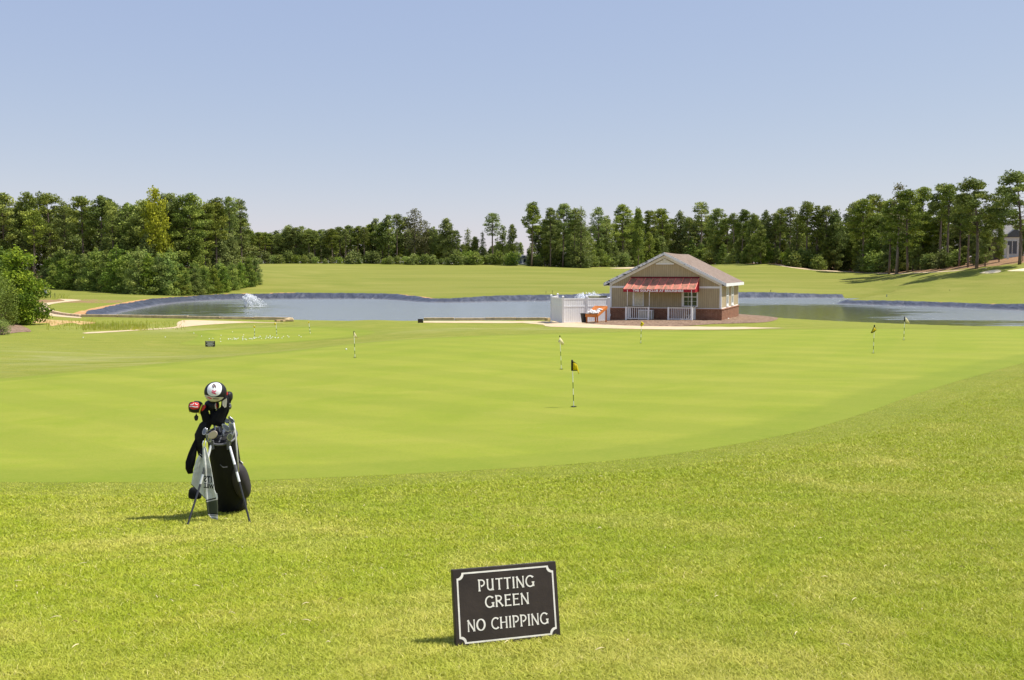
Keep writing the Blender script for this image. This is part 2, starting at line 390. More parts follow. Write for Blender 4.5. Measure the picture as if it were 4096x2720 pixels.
# putting green outline: front edge left to right, back edge right to left
_front = [(-520, 1925), (-100, 1928), (300, 1931), (700, 1930), (1050, 1921), (1500, 1903), (1900, 1882), (2250, 1860), (2600, 1828), (2950, 1776), (3260, 1712), (3480, 1645), (3680, 1572), (3900, 1505), (4150, 1440), (4500, 1385), (4800, 1352)]
_back = [(4700, 1322), (4096, 1316), (3500, 1315), (3100, 1318), (2770, 1325), (2300, 1333), (2000, 1341), (1750, 1350), (1540, 1364), (1300, 1387), (1060, 1413), (800, 1438), (500, 1468), (200, 1497), (-100, 1524), (-520, 1560)]
GREEN = ring(_front + _back)
CHIP = ring([(722, 1376), (765, 1362), (787, 1350), (792, 1340), (770, 1332), (745, 1328), (820, 1322), (1010, 1311), (1230, 1307), (1440, 1318), (1500, 1330), (1420, 1347), (1250, 1363), (1050, 1377), (860, 1382)], 5, lo=38)

# ---- ground: one sheet, fine in front of the camera, reaching the horizon
def build_ground():
    us = np.unique(np.concatenate([np.linspace(-.66, .66, 441), np.linspace(-2.2, -.66, 50), np.linspace(.66, 2.2, 50)]))
    ys = np.concatenate([np.linspace(-30, 2.5, 14), np.exp(np.linspace(math.log(2.9), math.log(440), 430)), np.array([520, 640, 800, 1100, 1600, 2400, 4000])])
    wd = np.sqrt(np.maximum(ys, 1) ** 2 + 25)
    wd[ys > 12] = np.sqrt(ys[ys > 12] ** 2 + 25)
    X = us[None] * wd[:, None]; Y = np.repeat(ys[:, None], len(us), 1)
    Z = zt(X, Y)
    Z = np.where(Y > 430, Z - (Y - 430) * .012, Z)
    ny, nx = X.shape; idx = np.arange(ny * nx).reshape(ny, nx)
    F = np.stack([idx[:-1, :-1], idx[:-1, 1:], idx[1:, 1:], idx[1:, :-1]], -1).reshape(-1, 4)
    x, y = X.ravel(), Y.ravel()
    sg = np.maximum(sdf(x, y, GREEN), sdf(x, y, CHIP))
    sp = sdf(x, y, PONDS)
    u_ = x / np.maximum(y, 3)
    clay = np.where(sp > -1.1, 1.0, np.clip(1.0 - (-1.1 - sp) / .9, 0, 1)); clay = np.where((y > 108) | ((x < -38) & (y > 92)), clay, 0); clay = np.where((u_ > .33) & (u_ < .405) & (y > 141), 0, clay)
    u = x / np.maximum(y, 3)
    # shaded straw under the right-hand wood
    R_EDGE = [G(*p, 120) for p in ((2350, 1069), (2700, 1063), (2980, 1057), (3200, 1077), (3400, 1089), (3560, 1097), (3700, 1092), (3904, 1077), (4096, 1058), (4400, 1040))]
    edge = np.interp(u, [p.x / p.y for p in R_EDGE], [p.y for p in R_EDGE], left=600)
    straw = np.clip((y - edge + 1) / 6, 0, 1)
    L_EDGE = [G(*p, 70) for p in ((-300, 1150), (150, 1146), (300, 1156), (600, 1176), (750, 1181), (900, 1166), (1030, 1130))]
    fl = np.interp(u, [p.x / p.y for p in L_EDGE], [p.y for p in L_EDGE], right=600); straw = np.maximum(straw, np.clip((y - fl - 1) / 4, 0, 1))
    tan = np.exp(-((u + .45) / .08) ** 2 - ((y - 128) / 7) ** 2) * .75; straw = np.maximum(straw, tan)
    dry = np.exp(-((y - 57) / 3.5) ** 2) * np.exp(-((u - .0) / .10) ** 2) * .9 + np.exp(-((u + .42) / .14) ** 2 - ((y - 36) / 9) ** 2) * .6 + np.exp(-((y - 70) / 5) ** 2 - ((u + .33) / .10) ** 2) * .9 \
        + .5 * np.exp(-((u + .2) / .14) ** 2 - ((y - 41 - (u + .2) * 18) / 2.0) ** 2)
    V = np.stack([x, y, Z.ravel()], 1)
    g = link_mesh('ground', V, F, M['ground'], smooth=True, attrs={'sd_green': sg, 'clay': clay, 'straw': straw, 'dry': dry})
    tag(g, kind='structure')
build_ground()

def drape(name, loop, mat, lift=.02, grid=None, kind='structure', base=False, thick=0):
    """a sheet laid over the terrain, outline loop in world xy"""
    L = [Vector(p[:2]) for p in loop]; vs = []
    n = len(L)
    for i in range(n):
        a, b = L[i], L[(i + 1) % n]; st = max(.12, .012 * min(a.y, b.y)); k = max(1, int((b - a).length / st))
        for j in range(k): vs.append(a.lerp(b, j / k))
    nb = len(vs)
    arr = np.array([tuple(v) for v in vs]); y0, y1 = arr[:, 1].min(), arr[:, 1].max(); x0, x1 = arr[:, 0].min(), arr[:, 0].max()
    pts = []; y = y0
    while y < y1:
        s = grid or max(.25, y * .016); xs = np.arange(x0, x1, s * (1.0)); pts.append(np.stack([xs, np.full(len(xs), y)], 1)); y += s
    if pts:
        P = np.concatenate(pts); sd = sdf(P[:, 0], P[:, 1], [tuple(v) for v in arr]); P = P[sd > (grid or .1) * .5]
        vs += [Vector(p) for p in P]
    r = delaunay_2d_cdt(vs, [], [list(range(nb))], 1, 1e-5)
    V = np.array([tuple(v) for v in r[0]]); F = np.array([tuple(f) for f in r[2] if len(f) == 3])
    Z = (zbase if base else zt)(V[:, 0], V[:, 1]) + lift; bd = sdf(V[:, 0], V[:, 1], [tuple(p[:2]) for p in loop]); Z -= lift * .75 * np.clip(1 - bd / .05, 0, 1)
    # consistent winding
    a, b, c = V[F[:, 0]], V[F[:, 1]], V[F[:, 2]]
    cr = (b[:, 0] - a[:, 0]) * (c[:, 1] - a[:, 1]) - (b[:, 1] - a[:, 1]) * (c[:, 0] - a[:, 0])
    F[cr < 0] = F[cr < 0][:, ::-1]
    o = link_mesh(name, np.column_stack([V, Z]), F, mat, smooth=True, attrs={'rim': np.clip(sdf(V[:, 0], V[:, 1], [tuple(p[:2]) for p in loop]), 0, 2)} if 'green' in name else None)
    tag(o, kind=kind); return o
drape('putting_green', GREEN, M['green'], .007)
drape('chipping_green', CHIP, M['green'], .014)

# ---- water
wl = [(x, y) for x, y in PONDS]
def build_water():
    xs = [p[0] for p in wl]; ys = [p[1] for p in wl]
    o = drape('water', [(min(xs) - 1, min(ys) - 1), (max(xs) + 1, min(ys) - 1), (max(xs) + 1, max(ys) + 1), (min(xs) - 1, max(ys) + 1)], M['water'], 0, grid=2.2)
    V = np.array([tuple(v.co) for v in o.data.vertices]); V[:, 2] = WATER_Z; o.data.vertices.foreach_set('co', V.astype(np.float32).ravel())
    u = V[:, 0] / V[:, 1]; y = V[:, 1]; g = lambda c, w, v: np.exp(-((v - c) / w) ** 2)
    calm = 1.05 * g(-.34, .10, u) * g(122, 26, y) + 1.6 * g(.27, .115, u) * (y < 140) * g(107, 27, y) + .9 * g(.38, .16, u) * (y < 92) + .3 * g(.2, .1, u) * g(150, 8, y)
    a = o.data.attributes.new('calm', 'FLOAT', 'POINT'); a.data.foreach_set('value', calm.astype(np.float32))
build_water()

# ---- liner: a creased sheet from the bank's lip down under the water, along the left and far shores
def build_liner(first, last):
    P = [Vector(p) for p in PONDS]; n = len(P)
    path = [P[i % n] for i in range(first, last)]
    d = [path[0]]
    for a, b in zip(path, path[1:]):
        k = max(1, int((b - a).length / .35))
        for j in range(1, k + 1): d.append(a.lerp(b, j / k))
    m = len(d); K = 14; vs = []; lip = []
    nrm = []
    for i in range(m):
        t = (d[min(i + 3, m - 1)] - d[max(i - 3, 0)]).normalized(); nrm.append(Vector((t.y, -t.x)))
    cen = np.array([tuple(p) for p in d]); test = cen + np.array([tuple(q) for q in nrm]) * .8
    if (sdf(test[:, 0], test[:, 1], PONDS) > 0).mean() < .5: nrm = [-q for q in nrm]
    rr = np.random.default_rng(5); ph = rr.random(8) * 6
    for i in range(m):
        s = i * .35
        w0 = -.30 + .22 * math.sin(s * .55 + ph[0]) * math.sin(s * .21 + ph[1]) + rr.normal() * .05
        for k in range(K):
            u = k / (K - 1); q = d[i] + nrm[i] * (w0 + u * 5.2)
            cre = .055 * math.sin(s * 1.9 + u * 5 + ph[2]) + .05 * math.sin(s * 3.7 - u * 9 + ph[3]) + .045 * math.sin(s * 7.1 + u * 3 + ph[4]) + .03 * rr.normal() * 0.4
            vs.append((q.x, q.y, cre * min(1, u * 3 + .3)))
    V = np.array(vs); Z = zt(V[:, 0], V[:, 1])
    V[:, 2] = np.maximum(V[:, 2] + Z + .14, Z + .03)
    F = np.array([(i * K + k, i * K + k + 1, (i + 1) * K + k + 1, (i + 1) * K + k) for i in range(m - 1) for k in range(K - 1)])
    o = link_mesh('pond_liner', V, F, M['liner'], smooth=True); tag(o, kind='structure')
    if o.data.polygons[50].normal.z < 0: o.data.flip_normals()
build_liner(-3, 64)
build_liner(79, 112)

# ---- paths, mulch, sand
drape('cart_path', ring([(143, 1231), (159, 1215), (224, 1207.5), (259, 1203), (245, 1198.5), (233, 1196), (316, 1199.5), (318, 1202.5), (263, 1208), (215, 1215), (194, 1221), (182, 1228), (186, 1240), (198, 1249), (224, 1257), (270, 1263), (318, 1268), (326, 1272), (306, 1272), (224, 1266), (167, 1258), (120, 1247)], 3, lo=60), M['path'], .06, grid=1.2)
drape('sandy_track', ring([(354, 1329), (569, 1318), (700, 1308), (706, 1298), (731, 1281.5), (860, 1283), (995, 1287), (1081, 1290), (1138, 1291), (1090, 1292), (986, 1291), (827, 1299.5), (740, 1308), (700, 1313.5), (574, 1320.5), (450, 1329), (344, 1335)], 2, lo=50), M['path'], .05, grid=1.0)
drape('shore_path', ring([(1694, 1285), (1900, 1284.5), (2190, 1285), (2210, 1300), (2184, 1300), (2090, 1292), (1900, 1292), (1694, 1291)], 1, lo=55), M['path'], .05, grid=1.0)
drape('footpath', ring([(2182, 1286), (2303, 1288), (2387, 1298), (2480, 1302), (2582, 1305), (2700, 1306.5), (2811, 1308), (2960, 1309.5), (3085, 1311.5), (3140, 1316), (3140, 1318), (3085, 1319), (2900, 1319.5), (2699, 1318.5), (2466, 1314.5), (2280, 1309.5), (2182, 1305)], 3, lo=50), M['path'], .05, grid=.8)
drape('fairway_path', ring([(3070, 1055.5), (3120, 1060), (3167, 1068), (3268, 1080), (3411, 1087), (3541, 1093), (3600, 1095), (3720, 1089), (3813, 1083), (3880, 1079), (3947, 1073.5), (3947, 1075.5), (3813, 1085.5), (3720, 1091.5), (3600, 1097), (3541, 1095.5), (3411, 1089.5), (3268, 1083), (3167, 1072), (3120, 1064)], 1, lo=150), M['path'], .12, grid=2.5)
drape('mulch_bed', ring([(2236, 1284.5), (2300, 1288), (2387, 1299), (2500, 1303), (2580, 1304.8), (2650, 1306.4), (2760, 1304), (2850, 1297), (2960, 1294), (3060, 1290), (3105, 1280), (3110, 1271), (3060, 1264), (2990, 1258), (2900, 1256), (2440, 1272), (2236, 1274)], 2, lo=50), M['mulch'], .07, grid=.7)
drape('mulch_bed', ring([(-160, 1345), (-20, 1340), (30, 1336), (85, 1329), (125, 1327), (108, 1312), (70, 1298), (20, 1290), (-120, 1286), (-240, 1310)], 4, lo=38), M['mulch'], .06, grid=.5)
drape('dirt_patch', ring([(120, 1274), (163, 1274), (220, 1281), (290, 1284), (385, 1290), (330, 1300), (290, 1292), (240, 1299), (205, 1304), (190, 1293), (120, 1292)], 4, lo=50), M['clay'], .05, grid=.9)
drape('sand_bunker', ring([(3918, 1093), (3935, 1088), (3960, 1083.5), (3990, 1080.5), (4005, 1084), (3995, 1090), (3960, 1094)], 3, lo=120), M['sand'], .10, grid=1)
drape('sand_bunker', ring([(4028, 1084.5), (4060, 1079), (4100, 1074), (4150, 1071), (4150, 1083), (4090, 1085.5)], 3, lo=120), M['sand'], .10, grid=1)
drape('sand_bunker', ring([(2440, 1072.5), (2540, 1069.5), (2600, 1070), (2560, 1073.5), (2480, 1075)], 3, lo=180), M['path'], .15, grid=3)

# ---- near grass: real blades
def build_grass():
    r = np.random.default_rng(3)
    n = 1750000
    # sample in distance with density ~ 1/Y^1.9
    Y = 3.1 * (29 / 3.1) ** (r.random(n) ** 1.35); u = (r.random(n) - .5) * 1.36
    x = u * Y
    gu = np.linspace(-.69, .69, 520); gy = np.linspace(math.log(3.0), math.log(30), 420); GU, GY = np.meshgrid(gu, np.exp(gy)); GX = GU * GY
    gsd = sdf(GX.ravel(), GY.ravel(), GREEN).reshape(GX.shape); gz = zbase(GX, GY)
    fu = (u + .69) / 1.38 * 519; fy = (np.log(Y) - gy[0]) / (gy[-1] - gy[0]) * 419; iu = np.clip(fu.astype(int), 0, 518); iy = np.clip(fy.astype(int), 0, 418); fu -= iu; fy -= iy
    look = lambda A: (A[iy, iu] * (1 - fu) + A[iy, iu + 1] * fu) * (1 - fy) + (A[iy + 1, iu] * (1 - fu) + A[iy + 1, iu + 1] * fu) * fy
    sd = look(gsd); zz = look(gz)
    keep = (sd < .16 * r.random(n) ** 2.5 - .005) & ((Y < 14) | (u > .1)) & ((Y < 14) | (r.random(n) < .9))
    # thin out inside clumps so the turf is uneven
    x, Y, sd, z = x[keep], Y[keep], sd[keep], zz[keep]
    n = len(x)
    clump = np.sin(x * 9 + np.sin(Y * 7) * 1.5) * np.sin(Y * 11 + np.sin(x * 6) * 2)
    ca = r.random(n) * 2 * math.pi; h = (.010 + .013 * r.random(n)) * (1 + .22 * clump) * np.clip(Y / 9, 1, 1.15)
    h = np.where(sd > -.9, h * (.40 + .2 * np.clip(-sd / .9, 0, 1)), h)
    w = (.0009 + .0011 * r.random(n)) * np.clip(Y / 4.5, 1, 2.3)
    lean = h * (.7 + 1.5 * r.random(n)); la = r.random(n) * 2 * math.pi
    dx, dy = np.cos(ca) * w, np.sin(ca) * w
    base = np.stack([x, Y, z - .002], 1)
    A = base + np.stack([dx, dy, 0 * x], 1); B = base - np.stack([dx, dy, 0 * x], 1)
    mid = base + np.stack([np.cos(la) * lean * .3, np.sin(la) * lean * .3, h * .62], 1); s = .75
    C = mid - np.stack([dx * s, dy * s, 0 * x], 1); D = mid + np.stack([dx * s, dy * s, 0 * x], 1)
    T = base + np.stack([np.cos(la) * lean, np.sin(la) * lean, h], 1)
    V = np.concatenate([A, B, C, D, T]); i = np.arange(n)
    F = np.concatenate([np.stack([i, i + n, i + 2 * n], 1), np.stack([i, i + 2 * n, i + 3 * n], 1), np.stack([i + 3 * n, i + 2 * n, i + 4 * n], 1)])
    t = np.clip(r.beta(3.2, 4.0, n) + .12 * clump, 0, 1); t = np.where(r.random(n) < .04, .93 + .07 * r.random(n), t)
    me_attr = np.concatenate([t] * 5)
    o = link_mesh('grass', V, F, M['blade'], attrs={'tint': me_attr, 'collar': np.concatenate([np.clip(1.25 + sd / 1.1, 0, 1)] * 5)}); tag(o, kind='stuff')
    print('blades', n)
build_grass()
def clippings():
    r = random.Random(21); mb = MB(); k = 0
    while k < 90:
        Y = 4.2 * (17 / 4.2) ** r.random(); x = (r.random() - .5) * 1.1 * Y; 
        if float(sdf(np.array([x]), np.array([Y]), GREEN)[0]) > -.2: continue
        z = zb1(x, Y) + .014; a = r.random() * 6.28; l = r.uniform(.015, .055); c = r.uniform(-.4, .4); k += 1
        p = [(x + math.cos(a + c * t) * l * (t - .5), Y + math.sin(a + c * t) * l * (t - .5), z + .006 * math.sin(3.14 * t)) for t in (0, .33, .66, 1)]
        mb.tube(p, [.0012, .0022, .0020, .0008], 4, 0 if r.random() < .8 else 1)
    o = mb.build('clippings', [simple('dry_straw', (.78, .66, .38)), simple('brown_twig', (.22, .13, .07))]); tag(o, kind='stuff')
clippings()
# tall dry weeds on the left between the track and the dirt patch
def weeds():
    r = np.random.default_rng(9); V = []; F = []; T = []
    for k in range(2300):
        px = 330 + r.random() * 260; py = 1300 + r.random() * 22
        if k > 1500: px = 180 + r.random() * 560; py = 1286 + r.random() * 34
        if k > 2000: px = 150 + r.random() * 130; py = 1180 + r.random() * 18
        g = G(px, py, 50); h = .08 + .34 * r.random() ** 2; a = r.random() * 6.28; l = .1 * r.random() * 1.5; w = .012 + .012 * r.random()
        b = len(V); V += [(g.x - w, g.y, g.z), (g.x + w, g.y, g.z), (g.x + math.cos(a) * l, g.y + math.sin(a) * l, g.z + h)]; F.append((b, b + 1, b + 2)); T += [r.random() * .4 + (.6 if k < 1500 else .4)] * 3
    o = link_mesh('weeds', np.array(V), np.array(F), M['blade'], attrs={'tint': T}); tag(o, kind='stuff')
weeds()
# ================================================================== SIGNS
def letter(ch):
    """stroke letters with flared ends, cap height 1: (advance, [(points, width)])"""
    w = .135; th = .10
    def arc(cx, cy, rx, ry, a0, a1, n=16): return [(cx + rx * math.cos(R_(a0 + (a1 - a0) * i / n)), cy + ry * math.sin(R_(a0 + (a1 - a0) * i / n))) for i in range(n + 1)]
    S = {
        'P': (.60, [([(.11, 0), (.11, 1)], w), ([(.02, .955), (.28, .955)] + arc(.28, .70, .25, .255, 80, -80) + [(.24, .43)], w * .9)]),
        'U': (.70, [([(.12, 1), (.12, .34)] + arc(.34, .34, .22, .29, 180, 300) , w * .9), ([(.54, 1), (.54, 0)], w), ([(.45, .09), (.54, .22)], th)]),
        'T': (.62, [([(.31, 0), (.31, .93)], w), ([(.02, .945), (.60, .945)], th)]),
        'I': (.25, [([(.12, 0), (.12, 1)], w)]),
        'N': (.72, [([(.10, 0), (.10, 1)], th), ([(.07, .98), (.60, .03)], w), ([(.61, 0), (.61, 1)], th)]),
        'G': (.76, [(arc(.40, .5, .34, .46, 42, 325, 30), w * .95), ([(.66, .40), (.66, .04)], w), ([(.54, .40), (.76, .40)], th * .8)]),
        'R': (.68, [([(.11, 0), (.11, 1)], w), ([(.02, .955), (.28, .955)] + arc(.28, .74, .23, .215, 80, -90) + [(.16, .525)], w * .88), ([(.29, .50), (.62, .03)], w)]),
        'E': (.60, [([(.11, 0), (.11, 1)], w), ([(.05, .95), (.54, .95)], th), ([(.08, .55), (.47, .55)], th * .9), ([(.05, .05), (.56, .05)], th)]),
        'O': (.80, [(arc(.39, .5, .33, .46, 0, 360, 40), w * .92)]),
        'C': (.68, [(arc(.40, .5, .34, .46, 48, 312, 30), w * .95)]),
        'H': (.72, [([(.11, 0), (.11, 1)], w), ([(.11, .52), (.60, .52)], th * .85), ([(.60, 0), (.60, 1)], w)]),
        ' ': (.34, []),
    }
    return S[ch]
def ribbon(pts, w, flare=True):
    P = [Vector(p) for p in pts]; d = [0]
    for a, b in zip(P, P[1:]): d.append(d[-1] + (b - a).length)
    L = d[-1]; closed = (P[0] - P[-1]).length < 1e-4
    N = max(8, int(L / .05)); out = []
    def at(s):
        for i in range(len(P) - 1):
            if s <= d[i + 1] or i == len(P) - 2:
                t = (s - d[i]) / max(d[i + 1] - d[i], 1e-6); return P[i].lerp(P[i + 1], t)
    q = [at(L * i / N) for i in range(N + 1)]; vs = []
    for i, p in enumerate(q):
        t = (q[min(i + 1, N)] - q[max(i - 1, 0)])
        if closed and i in (0, N): t = q[1] - q[N - 1]
        t.normalize(); n = Vector((-t.y, t.x)); s = L * i / N; e = min(s, L - s)
        ww = w * .92 / 2 * ((1 + .65 * math.exp(-(e / .07) ** 2)) if flare and not closed else (1 + .0))
        if closed: ww = w / 2 * (.75 + .5 * abs(t.y))
        vs += [p + n * ww, p - n * ww]
    return vs, [(2 * i, 2 * i + 1, 2 * i + 3, 2 * i + 2) for i in range(N)]
def line_of_letters(mb, text, x0, x1, y0, y1, place):
    SPC = .075; adv = sum(letter(c)[0] + SPC for c in text) - SPC; sx = (x1 - x0) / adv; sy = y1 - y0; x = x0; k = 0
    for c in text:
        a, st = letter(c)
        for pts, w in st:
            vs, fs = ribbon(pts, w)
            mb.add([place(x + v.x * sx, y0 + v.y * sy, .0008 + .00012 * (k % 7)) for v in vs], fs); k += 1
        x += (a + SPC) * sx

m_board = simple('sign_board_paint', (.040, .029, .023), .55, .35, var=.35, vs=5, bump=.25, bs=60)
m_white = simple('white_lettering_paint', (.80, .76, .68), .6, .3, var=.12, vs=30)
m_wear = simple('worn_board_edge', (.05, .045, .04), .8, .2, var=.6, vs=14)

def sign_board():
    bl = G(1825, 2592); br0 = W(2243, 2544, bl.y * 1.034); br = Vector((br0.x, br0.y, zt1(br0.x, br0.y)))
    ex = Vector((br.x - bl.x, br.y - bl.y, 0)); w = ex.length; ex.normalize(); ex = (ex + Vector((0, 0, (br.z - bl.z) / w * .5))).normalized()
    back = Vector((-ex.y, ex.x, 0)).normalized(); h = w * .695
    up = (Vector((0, 0, 1)) * math.cos(R_(13)) + back * math.sin(R_(13))); up = (up - ex * up.dot(ex)).normalized(); nrm = up.cross(ex) * -1
    nrm = ex.cross(up) ; 
    root = empty('sign_board', bl, label='black wooden sign in the foreground lawn reading PUTTING GREEN NO CHIPPING', cat='sign')
    th = .036
    def pl(a, b, c=0.0): return bl + ex * a * w + up * (b * h - .004) + nrm * c
    mb = WMB(); f = [pl(0, 0), pl(1, 0), pl(1, 1), pl(0, 1)]; mb.prism(f, -nrm * th)
    mb.build('board', m_board, root, origin=bl, bevel=.0025)
    # chipped white specks along the top edge
    mb = WMB(); r = random.Random(4)
    for k in range(26):
        a = .28 + .5 * r.random() ** .8; l = .004 + .016 * r.random(); z = .002 + .006 * r.random()
        p = pl(a, 1, -z); q = pl(a + l, 1, -z - .002); u = up * .0012
        mb.add([p + u, q + u, q + u - nrm * .003, p + u - nrm * .0035], [(0, 1, 2, 3)])
    mb.build('chipped_paint', m_white, root, origin=bl)
    # border line with scooped corners
    mb = WMB(); i, jx, s = .042, .042 * .695 ** -1 * .95, .052; bx, by = .040, .056; t = .0085; W_, H_ = 1.0, 1.0
    def outline(o):
        ax, ay = bx + o / w, by + o / h; rx, ry = .050, .072; pts = []
        for (cx, cy, sx_, sy_, a0) in ((ax, ay, 1, 1, 90), (1 - ax, ay, -1, 1, 180), (1 - ax, 1 - ay, -1, -1, 270), (ax, 1 - ay, 1, -1, 0)):
            for k in range(9):
                a = R_(a0 - 90 * k / 8); 
                pts.append((cx + (rx + o / w * .2) * math.cos(a), cy + (ry + o / h * .2) * math.sin(a)))
        return pts
    A, B = outline(-.003), outline(.0045)
    n = len(A); mb.add([pl(a, b, .0010) for a, b in A] + [pl(a, b, .0010) for a, b in B], [(k, (k + 1) % n, n + (k + 1) % n, n + k) for k in range(n)])
    mb.build('border_line', m_white, root, origin=bl)
    mb = WMB(); P = lambda x, y, c: pl(x, y, c)
    line_of_letters(mb, 'PUTTING', .232, .775, .695, .845, P)
    line_of_letters(mb, 'GREEN', .290, .715, .475, .625, P)
    line_of_letters(mb, 'NO CHIPPING', .112, .890, .195, .345, P)
    mb.build('lettering', m_white, root, origin=bl)
    for a in (.12, .88):
        mb = WMB(); p = pl(a, 0, -th / 2); mb.beam(p + up * .01, p - Vector((0, 0, .06)), .012, .012)
        mb.build('stake', m_board, root, origin=bl)
sign_board()

def small_sign(px, py, wpx, hpx, label, lines=None, yaw=0, ymin=40):
    g = G(px, py, ymin); w = wpx / FPX * g.y; h = hpx / FPX * g.y
    root = empty('small_sign', g, R_(yaw), label=label, cat='sign')
    mb = MB(); mb.box(-w / 2, w / 2, -.012, .012, .02, h); mb.build('board', m_board, root, bevel=.004)
    for q in (-.3, .27): mb = MB(); mb.box(w * q, w * q + .02, -.01, .01, -.1, .03); mb.build('stake', m_board, root)
    if lines:
        mb = MB()
        for i, t in enumerate(lines):
            vs, fs = text_mesh(t, h * .26, .004); z = h * (.84 - .215 * i)
            mx = max(abs(v[0]) for v in vs); k = min(1.25, w * .40 / mx)
            mb.add([(v[0] * k, -.014, z + v[1] * .8) for v in vs], fs)
        mb.build('lettering', m_white, root)
        mb = MB(); e = .012
        for a, b, c, d in ((.02, .98, .03, .05), (.02, .98, .95, .97), (.02, .035, .05, .95), (.965, .98, .05, .95)):
            mb.box((a - .5) * w, (b - .5) * w, -.0155, -.0125, h * c, h * d)
        mb.build('border_line', simple('dull_border', (.25, .25, .24)), root)
small_sign(841, 1388, 39, 24, 'small black sign beside the chipping green reading PRACTICE GREEN CHIPPING ONLY', ['PRACTICE', 'GREEN', 'CHIPPING', 'ONLY'], 3)
small_sign(1682, 1292.5, 21, 17, 'blank black back of a small sign at the pond edge mid photo', None, 6)

def sign_post():
    g = G(183, 1183, 70); s = g.y / FPX
    root = empty('sign_post', g, label='small white course sign post with dark red panel near the left cart path', cat='sign')
    wh = simple('white_post_paint', (.75, .74, .76)); red = simple('dark_red_panel', (.26, .03, .03)); pur = simple('violet_marks', (.40, .33, .75))
    MB().box(-2 * s, 2 * s, -.03, .03, -.2, 34 * s).build('post', wh, root)
    MB().box(-6.5 * s, 6.5 * s, -.06, -.031, 20.5 * s, 34 * s).build('upper_panel', wh, root)
    MB().box(-3.5 * s, 3.8 * s, -.075, -.062, 23 * s, 31.5 * s).build('red_square', red, root)
    MB().box(-6 * s, 5.5 * s, -.06, -.031, 5.5 * s, 19 * s).build('lower_panel', simple('lilac_panel', (.66, .64, .85)), root)
    MB().box(-3.5 * s, -1.5 * s, -.07, -.062, 9 * s, 15 * s).build('mark', pur, root); MB().box(1 * s, 3 * s, -.07, -.062, 9 * s, 15 * s).build('mark', pur, root)
sign_post()

# ================================================================== FLAGS ON THE GREENS
m_pw = simple('pole_white', (.78, .78, .74), .4, .5); m_pg = simple('pole_green', (.03, .10, .03), .4, .5)
m_yel = simple('flag_yellow', (.80, .66, .01), .6, .3, var=.08); m_cream = simple('flag_cream', (.88, .80, .52), .6, .3, var=.05); m_blk = simple('black_cloth', (.012, .012, .014), .7, .3)
m_cup = simple('cup_dark', (.03, .035, .02), .9, .1)
for _m in (m_yel, m_cream):
    _t = _m.node_tree; _p = _t.nodes['Principled BSDF']; _tr = _t.nodes.new('ShaderNodeBsdfTranslucent'); _mx = _t.nodes.new('ShaderNodeMixShader'); _mx.inputs[0].default_value = .45
    _tr.inputs[0].default_value = (.85, .72, .05, 1) if _m is m_yel else (.95, .88, .6, 1)
    _t.links.new(_p.outputs[0], _mx.inputs[1]); _t.links.new(_tr.outputs[0], _mx.inputs[2]); _t.links.new(_mx.outputs[0], _t.nodes['Material Output'].inputs[0])
def pin(px, pyb, pyt, label, parts, topx=None, ymin=9, cup=True, ph=.88, group='pin flags on the putting green'):
    g = G(px, pyb, ymin); s = g.y / FPX; H = (pyb - pyt) * s; tx = ((topx if topx is not None else px) - px) * s
    root = empty('pin_flag', g, label=label, cat='golf flag', group=group)
    mb = MB(); fr = [0, .135, .27, .40, .535, 1.0]; rr = .0065 * max(1, g.y / 26)
    for i in range(5):
        a, b = fr[i], fr[i + 1]; mb.tube([(tx * a, 0, H * a), (tx * b, 0, H * b)], rr, 8, 0 if i % 2 == 0 else 1)
    mb.build('pole', [m_pw, m_pg], root, smooth=False)
    if cup:
        mb = MB(); n = 20; vs = [(.058 * math.cos(6.2832 * k / n), .058 * math.sin(6.2832 * k / n), .018) for k in range(n)]; mb.add(vs, [tuple(range(n))]); mb.build('cup', m_cup, root)
    def P(x, z, y=0): return ((x - px) * s, y, (pyb - z) * s)
    for name, mat, poly, fold in parts:
        V = []; n = len(poly)
        for j, (x, z) in enumerate(poly):
            V.append(P(x, z, -rr * 1.3 - fold * (j % 3) * .02 - abs(x - px) * s * .25 * fold))
        c = tuple(sum(v[i] for v in V) / n for i in range(3)); c = (c[0], c[1] - .012 * fold, c[2])
        if name == 'flag_sleeve':
            xs = [p[0] for p in poly]; zs = [p[1] for p in poly]; xm = sum(xs) / n
            mb = MB(); r = max((max(xs) - min(xs)) * s / 2, rr * 1.3); mb.tube([P(xm, max(zs)), P(xm, min(zs) + (max(zs) - min(zs)) * .1), P(xm, min(zs))], [r, r, r * .8], 10); mb.build(name, mat, root, smooth=True)
        else:
            mb = MB(); mb.add(V + [c], [(j, (j + 1) % n, n) for j in range(n)]); o = mb.build(name, mat, root, smooth=True)
            md = o.modifiers.new('thickness', 'SOLIDIFY'); md.thickness = .003
    return root
pin(2295, 1630, 1440, 'nearest pin flag, yellow with black hem, drooping on the putting green', [
    ('flag_sleeve', m_blk, [(2283.5, 1438), (2291, 1438), (2291.5, 1482), (2284.5, 1482)], 0),
    ('flag', m_yel, [(2291, 1447), (2300, 1451), (2307, 1457), (2311, 1470), (2315, 1489), (2314, 1496), (2309, 1480), (2291, 1479)], 1),
    ('flag_hem', m_blk, [(2290, 1443), (2299, 1447), (2308, 1456), (2300, 1452), (2291, 1448)], .5), ('flag_hem', m_blk, [(2290, 1479), (2300, 1478), (2309.5, 1480), (2309, 1482), (2291, 1482.5)], .5)], topx=2288)
pin(2245.5, 1478.5, 1342, 'pale cream pin flag hanging like a diamond, behind the nearest yellow flag', [
    ('flag', m_cream, [(2239, 1349), (2247, 1357), (2255.5, 1371), (2252, 1382), (2243, 1376), (2231.5, 1367)], .6),
    ('flag_sleeve', m_blk, [(2237, 1341), (2241, 1341), (2241, 1348), (2237, 1348)], 0)], topx=2239)
